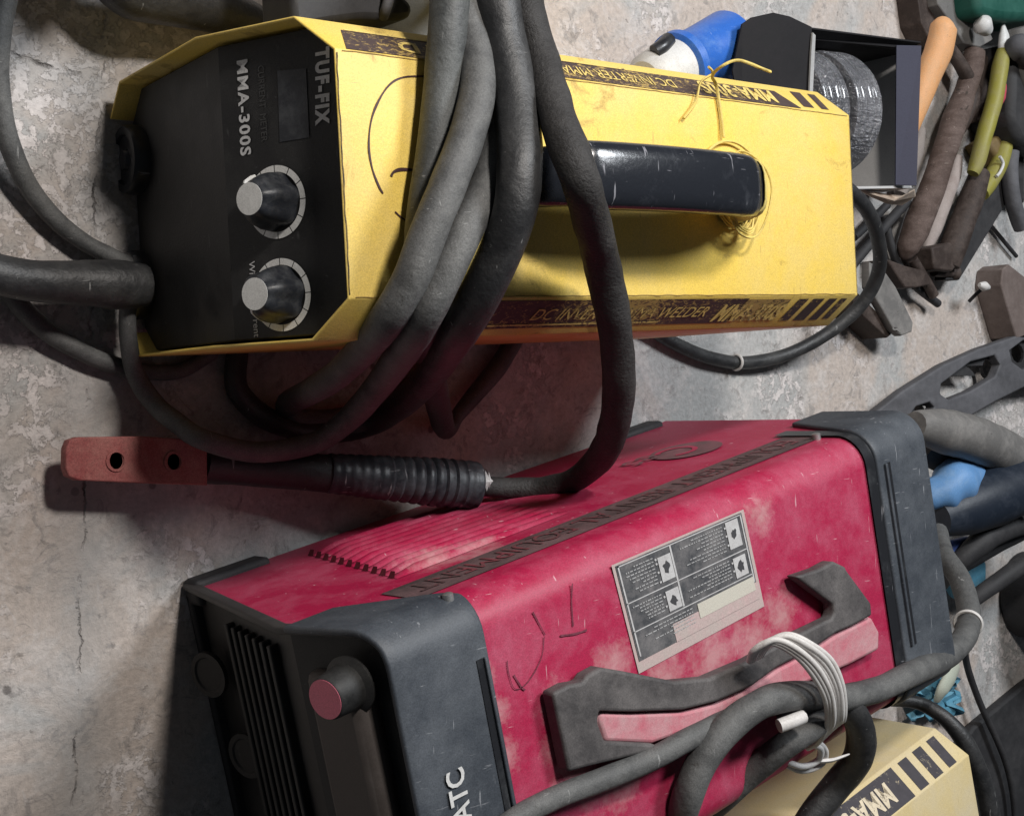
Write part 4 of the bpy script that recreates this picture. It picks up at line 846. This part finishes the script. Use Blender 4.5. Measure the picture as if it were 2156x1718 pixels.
# tools to the right
def tool(name, pts, r, mat, label, cat, group=None, **k): return tag(ptube(name, pts, r, mat, **k), label, cat, group)
hm = empty('hammer', at(1980, 80, 0), 0, 'hammer with a pale orange wooden handle beside the cardboard box', 'hammer')
ptube('handle', [(1990,50,0.055),(1987,60,0.055),(1977,105,0.052),(1955,160,0.047),(1935,215,0.043),(1915,270,0.038),(1895,330,0.033)], [.006,.0145,.0152,.0138,.0120,.010,.008], ORANGE, hm, wob=0.03, flat=0.8)
pprism('head', [(1870,330),(1912,318),(1925,372),(1880,388)], 0.045, 0.012, RUST, hm)
tag(pprism('steel_bar', [(1966,-60),(2020,-50),(2052,0),(2092,84),(2064,100),(2030,92),(2004,50),(1975,10)], 0.035, 0.012, STEEL), 'grey steel bar end at the upper right, above the wooden handle', 'steel bar')
tag(pprism('iron_block', [(1925,-60),(1985,-50),(2012,52),(1996,92),(1962,96),(1940,50)], 0.024, 0.0, RUST), 'dark iron block at the top edge next to the grey bar', 'iron block')
tool('wooden_stick', [(2052,108,0.03),(2046,150,0.03),(2028,205,0.03),(2008,262,0.032),(1985,330,0.034),(1962,400,0.034),(1935,465,0.030),(1912,520,0.024),(1905,548,0.020)], [.010,.011,.0105,.0128,.0125,.012,.013,.0135,.011,.003], BROWN, 'long brown wooden stick with a pointed lower end', 'stick', wob=0.08)
tool('pale_stick', [(2018,330,0.02),(2008,372,0.02),(1985,430,0.018),(1964,485,0.016),(1950,525,0.014)], [.004,.007,.0085,.0085,.004], dusty('pale_wood', (0.30, 0.25, 0.23), (0.42, 0.37, 0.35), 0.6, 40, 0.8, 0.3, 300), 'pale dusty stick lying between the two brown ones', 'stick')
ta = empty('clamp', at(1990, 480, 0), 0, 'rusty clamp with a square jaw and a cross bar at its lower end', 'clamp')
ptube('spindle', [(2064,365,0.03),(2045,420,0.03),(2022,480,0.03),(2004,530,0.028),(1996,560,0.026)], [.010,.0125,.013,.0135,.011], RUST, ta, wob=0.06)
pprism('jaw', [(1962,520),(2004,510),(2018,556),(2006,572),(1968,568)], 0.035, 0.004, RUST, ta, bevel=0.002)
ptube('cross_bar', [(1966,572,0.022),(2012,574,0.022)], 0.005, RUST, ta, sides=12, smooth_path=False)
ptube('ball_end', [(2006,574,0.022),(2011,575,0.022),(2016,575,0.022)], [.005,.0075,.004], RUST, ta, sides=12)
G4 = 'tools with yellow green handles'
s1 = empty('screwdriver', at(2090, 200, 0), 0, 'long yellow green handled tool with a white tip pointing up', 'tool', G4)
ptube('handle', [(2112,108,0.045),(2106,140,0.045),(2094,210,0.045),(2074,280,0.043),(2058,340,0.04),(2048,366,0.038)], [.0065,.0084,.0084,.0084,.0080,.006], YGRN, s1)
ptube('tip', [(2112,50,0.045),(2114,75,0.045),(2114,98,0.045),(2113,110,0.045)], [.001,.0065,.0080,.0070], WHITE, s1, flat=0.7)
s2 = empty('screwdriver', at(2090, 350, 0), 0, 'shorter yellow green handled tool below the long one', 'tool', G4)
ptube('handle', [(2118,300,0.03),(2104,345,0.03),(2082,385,0.03),(2066,408,0.03)], [.0075,.0090,.0092,.0080], YGRN, s2)
tag(pprism('flat_bar', [(2102,372),(2138,378),(2140,395),(2020,590),(1992,590),(1998,560)], 0.022, 0.008, DIRT), 'dark flat bar slanting down from the yellow green tools', 'flat bar')
tool('red_tool', [(2116,172,0.04),(2106,205,0.04),(2098,222,0.04)], [.002,.0055,.004], dusty('pink_red_plastic', (0.45, 0.06, 0.09), (0.4, 0.15, 0.15), 0.3, 50, 0.5), 'small pink red handle beside the yellow green tool', 'tool')
tool('orange_cord', [(2100,225,0.03),(2084,255,0.03),(2074,290,0.03),(2070,320,0.03)], [.004,.006,.006,.002], dusty('rust_orange', (0.35, 0.10, 0.06), (0.4, 0.2, 0.15), 0.4, 50, 0.6), 'short rusty orange rod next to the yellow green handle', 'rod')
tag(pprism('green_case', [(2052,-60),(2230,-60),(2230,45),(2110,42),(2062,30)], 0.06, 0.0, GREEN, bevel=0.008), 'dark green plastic case in the top right corner', 'case')
tag(pprism('black_block', [(2135,90),(2230,70),(2230,330),(2150,300),(2130,250)], 0.05, 0.0, DIRT, bevel=0.008), 'dark block at the right edge beside the yellow green tool', 'block')
tool('steel_tube', [(2140,60,0.05),(2150,110,0.05),(2165,170,0.05),(2190,230,0.05)], .012, STEEL, 'dull steel tube at the right edge near the top', 'tube')
tool('steel_tube', [(2128,320,0.03),(2126,370,0.03),(2134,430,0.03),(2152,480,0.03)], .0085, GDUST, 'grey tube standing at the right edge below the yellow green tools', 'tube')
tool('thin_rod', [(2068,455,0.006),(2100,492,0.006),(2140,540,0.006)], .0022, DIRT, 'thin dark rod on the bare floor at the right edge', 'rod')
tool('white_clip', [(2105,330,0.04),(2112,345,0.04),(2106,362,0.04),(2098,372,0.04)], .0016, WHITE, 'tiny white wire clip on the tool heap', 'clip')
tag(pprism('brown_block', [(2082,300),(2140,260),(2150,330),(2110,350)], 0.03, 0.0, dusty('ochre_dirt', (0.16, 0.11, 0.04), (0.2, 0.15, 0.1), 0.4, 40, 0.8), bevel=0.004), 'ochre brown lump between the yellow green handles and the right edge', 'block')
tag(ptube('pliers_arm', [(1995,95,0.03),(2030,150,0.032),(2048,200,0.03),(2030,255,0.028),(2005,300,0.024)], [.006,.007,.0075,.007,.005], RUST), 'rusty curved plier arm between the orange handle and the brown stick', 'pliers')
tag(ptube('pale_lump', [(2058,44,0.05),(2068,52,0.052),(2078,66,0.05)], [.006,.010,.006], WHITE), 'white plastic lump below the green case', 'lump')
tag(ptube('grey_elbow', [(2128,110,0.05),(2150,100,0.06),(2175,130,0.06)], [.011,.013,.013], GDUST), 'grey bent pipe end right of the white tool tip', 'pipe')
tag(ptube('pale_stick', [(1940,270,0.012),(1925,320,0.012),(1905,375,0.012),(1895,410,0.012)], [.004,.009,.009,.006], dusty('pale_board', (0.22, 0.19, 0.175), (0.30, 0.27, 0.25), 0.6, 40, 0.8, 0.3, 300)), 'dusty grey stick under the box corner and the long brown stick', 'stick')
tag(pprism('dark_block', [(2075,120),(2100,100),(2104,160),(2090,230),(2066,260),(2058,200)], 0.022, 0.0, RUST, bevel=0.004), 'dark rusty block under the long yellow green handle', 'block')
tag(pprism('grey_bracket', [(2110,345),(2160,330),(2160,430),(2140,425),(2130,380)], 0.02, 0.0, DIRT, bevel=0.004), 'dark bracket at the right edge beneath the grey tube', 'bracket')
tag(ptube('white_chip', [(2084,262,0.042),(2078,285,0.042),(2072,300,0.042)], [.001,.0045,.001], WHITE, flat=0.4), 'small white chip beside the long yellow green handle', 'chip')
# black struts near the yellow welder's rear corner
G5 = 'dark steel pieces on the floor behind the yellow welder'
def junk(name, pix, zt_, zb_, mat, label, cat='steel piece', group=G5, bevel=0.0015): return tag(pprism(name, pix, zt_, zb_, mat, bevel=bevel), label, cat, group)
tool('steel_rod', [(1910,425,0.02),(1860,480,0.02),(1805,545,0.018),(1780,575,0.018)], .0048, DIRT, 'dark rod slanting down left from the torn box corner', 'rod', G5)
tool('steel_rod', [(1868,432,0.012),(1830,470,0.012),(1798,500,0.012)], .0040, DIRT, 'short dark rod right behind the yellow welder', 'rod', G5)
tool('steel_rod', [(1862,455,0.014),(1885,545,0.014),(1925,600,0.014),(1975,640,0.014)], .0040, DIRT, 'dark rod crossing under the pointed stick', 'rod', G5)
tool('steel_rod', [(1920,545,0.022),(1945,585,0.022),(1966,622,0.022)], .0052, RUST, 'short rusty rod right of the pointed stick', 'rod', G5)
junk('steel_plate', [(1868,545),(1908,560),(1948,570),(1960,600),(1928,606),(1905,606)], 0.03, 0.0, RUST, 'dark triangular steel plate under the pointed stick')
sp = empty('spanner', at(1880, 650, 0), 0, 'grey tongue shaped steel tool with a hole, next to the mains cord loop', 'tool')
plate_with_holes('blade', [(1830,556),(1858,572),(1882,606),(1898,638),(1918,680),(1916,696),(1896,704),(1880,692),(1858,652),(1830,604)], [circ(1882, 692, 6, 4, 12)], 0.035, 0.006, STEEL, sp, 0.0015)
pprism('block', [(1790,600),(1852,662),(1878,704),(1868,712),(1800,650)], 0.028, 0.0, RUST, sp)
junk('angle_iron', [(2112,566),(2124,556),(2230,640),(2230,720),(2140,712),(2108,600)], 0.030, 0.0, dusty('brown_steel', (0.13, 0.10, 0.09), (0.22, 0.18, 0.165), 0.5, 35, 0.75, 0.3, 300), 'brown steel angle standing on the floor at the right edge', 'angle iron')
tool('pale_screw', [(2062,600,0.033),(2072,603,0.033),(2082,606,0.033)], [.002,.005,.002], TIEW, 'small pale lump on the end of the brown steel angle', 'screw')
tool('thin_rod', [(2040,635,0.012),(2060,615,0.022),(2080,600,0.030)], .0018, DIRT, 'thin wire leaning on the brown steel angle', 'rod')
# perforated black arm
pa = empty('spirit_level', at(2000, 800, 0), 0, 'black slotted arm with oval holes leaning behind the red welder', 'level')
outl = [(1838,882),(1846,868),(1900,826),(1985,772),(2060,738),(2156,705),(2260,680),(2260,800),(2156,810),(2092,842),(2040,872),(1990,884),(1930,900),(1898,912),(1885,884),(1872,872),(1850,890)]
plate_with_holes('frame', outl, [[(1903,882),(1925,852),(1955,842),(1968,856),(1958,880),(1922,896)], [(1976,806),(2040,758),(2092,744),(2106,768),(2094,796),(2040,828),(1994,846),(1974,832)], [(2120,736),(2150,714),(2200,700),(2200,768),(2150,782),(2126,764)]], 0.028, 0.007, GDUST, pa, 0.002)
plate_with_holes('web', [(1884,878),(1925,846),(1990,790),(2060,748),(2156,712),(2240,692),(2240,786),(2156,796),(2092,830),(2030,860),(1960,884),(1900,900)], [circ(1936, 868, 11, 18, 18, -0.25), circ(2014, 808, 42, 40, 24, -0.4), circ(2080, 776, 12, 21, 18, -0.1), circ(2142, 744, 14, 22, 10, -0.2)], 0.021, 0.003, DIRT, pa, 0.0005)
tag(pprism('pale_block', [(1870,878),(1895,866),(1902,895),(1900,915),(1880,905)], 0.02, 0.0, PALEM), 'pale block showing under the end of the slotted arm', 'block')
# heap behind the red machine
tool('grinder_body', [(1925,895,0.10),(1975,905,0.10),(2050,925,0.10),(2120,958,0.09),(2190,1000,0.08)], [.012,.019,.021,.022,.022], STEEL, 'grey dusty tool body lying behind the red welder', 'power tool', wob=0.05)
tool('grinder_body', [(1930,930,0.07),(2000,960,0.07),(2080,1000,0.06)], .018, DIRT, 'black tool body under the grey dusty one', 'power tool')
tool('red_rag', [(2000,985,0.07),(2060,975,0.072),(2100,985,0.07)], [.006,.012,.006], dusty('dull_red_cloth', (0.12, 0.04, 0.04), (0.16, 0.09, 0.08), 0.4, 50, 0.9, 0.4), 'dull red rag above the blue pipe', 'rag')
tag(ptube('blue_bag', [(1955,1062,0.085),(1975,1040,0.088),(2008,1018,0.09),(2040,1004,0.088),(2062,1000,0.08)], [.006,.016,.021,.016,.006], LBLUE, wob=0.3), 'light blue plastic bundle against the rear of the red welder', 'bundle')
bpz = empty('blue_rimmed_pipe', at(2080, 1060, 0), 0, 'dark navy pipe with a light blue rim at the right edge', 'pipe')
q0 = at(1985, 1085, 0.085); q1 = at(2150, 1018, 0.10); ax = q1-q0
lathe('pipe', [(-0.01, 0.017), (0.25*ax.length, 0.026), (0.6*ax.length, 0.0285), (ax.length, 0.027)], q0, ax, NAVY, bpz, sides=32)
lathe('rim', [(0, 0.027), (0, 0.0295), (0.005, 0.0295), (0.005, 0.0245), (0.0, 0.0240)], q1, ax, LBLUE, bpz, sides=32)
tag(pprism('blue_strip', [(2010,1138),(2046,1130),(2074,1128),(2066,1142),(2030,1168),(1995,1172)], 0.075, 0.065, dusty('mid_blue_plastic', (0.07, 0.12, 0.36), (0.15, 0.2, 0.42), 0.4, 50, 0.5), bevel=0.003), 'mid blue plastic strip under the navy pipe', 'strip')
tag(pprism('teal_cloth', [(1990,1170),(2028,1158),(2030,1180),(2012,1200),(1996,1205)], 0.06, 0.04, TEAL, bevel=0.005), 'teal scrap of cloth behind the red welder just under the blue strip', 'cloth')
tag(pprism('teal_cloth', [(2006,1215),(2050,1190),(2080,1178),(2080,1235),(2055,1268),(2035,1262),(2020,1240)], 0.03, 0.01, TEAL, bevel=0.005), 'larger teal scrap of cloth lower down, crossed by black cables', 'cloth')
G6 = 'black cables in the heap behind the red welder'
tool('black_cable', [(1980,1230,0.06),(2010,1190,0.075),(2050,1155,0.085),(2090,1125,0.09),(2150,1105,0.09),(2230,1090,0.09)], [.007,.009,.012,.010,.009], DIRT, 'upper black cable running right from the blue strip', 'cable', G6)
tool('black_cable', [(2000,1200,0.055),(2040,1180,0.06),(2090,1150,0.07),(2160,1115,0.08),(2230,1080,0.08)], .0085, DIRT, 'middle black cable running right between the teal scraps', 'cable', G6)
tool('black_cable', [(2030,1290,0.04),(2050,1262,0.05),(2100,1225,0.06),(2160,1185,0.07),(2230,1150,0.07)], [.006,.008,.009,.008], DIRT, 'lower black cable above the round black canister', 'cable', G6)
lathe_c = lathe('canister', [(0.0, 0.045), (0.09, 0.052), (0.10, 0.046)], at(2150, 1250, 0.0), (0, 0, 1), DIRT, sides=40, bevel=0.003)
tag(lathe_c, 'round black canister at the right edge', 'canister')
tag(pprism('black_tray', [(1995,1740),(1930,1640),(2010,1590),(2052,1530),(2160,1440),(2260,1370),(2260,1800),(2080,1800)], 0.012, 0.0, DIRT, bevel=0.003), 'flat black speckled tray on the floor in the lower right corner', 'tray')
tool('thin_black_wire', [(2028,1345,0.03),(2036,1400,0.02),(2052,1450,0.018),(2072,1500,0.02),(2100,1560,0.022),(2122,1620,0.022),(2134,1680,0.022),(2140,1760,0.022)], [.0036,.0034,.0032,.0034], DIRT, 'thin black wire trailing across the black tray', 'wire')
bc = empty('blue_rag', at(1950, 1470, 0), 0, 'crumpled blue rag with a pale tip beside the red welder rear corner', 'rag')
v, f = [], []; n = 14
pix0 = at(1915, 1500, 0.02); c = at(1958, 1462, 0.012)
for i in range(n+1):
    for j in range(n+1):
        s, t = i/n-0.5, j/n-0.5
        q = at(1962+s*88+12*math.sin(j*1.3), 1464+t*92+10*math.sin(i*1.1), 0.01)
        q.z = 0.012+0.020*abs(mnoise.noise(Vector((i*0.42, j*0.37, 3.1))))*(1-(2*abs(t))**3)
        v.append(q)
for i in range(n):
    for j in range(n): a = i*(n+1)+j; f.append((a, a+1, a+n+2, a+n+1))
mesh('cloth', v, f, TEAL, bc, solid=0.002, angle=40)
ptube('pale_tip', [(2014,1400,0.03),(2000,1425,0.036),(1984,1452,0.036),(1972,1476,0.03)], [.006,.009,.008,.004], dusty('pale_green_plastic', (0.45, 0.48, 0.40), (0.5, 0.5, 0.42), 0.4, 50, 0.7), bc, flat=0.5)
# plate and black items at the top, behind the yellow welder
tag(lathe('round_plate', [(0, 0.068), (0.006, 0.070), (0.007, 0.066)], at(815, 10, 0.12)+Vector((0, 0.03, 0)), (0, 0, 1), PALEM, sides=64), 'pale grey round metal plate behind the front end of the yellow welder', 'plate')
tag(pprism('black_pouch', [(612,-60),(618,48),(640,58),(700,48),(760,40),(845,42),(868,38),(872,12),(850,-10),(858,-60)], 0.16, 0.128, DIRT, bevel=0.008), 'black pouch lying on the round grey plate', 'pouch')
tag(ptube('pouch_strap', [(822,-30,0.165),(818,0,0.165),(812,20,0.163),(806,36,0.158)], .003, GDUST), 'grey strap across the black pouch', 'strap')
for i in range(5):
    pass
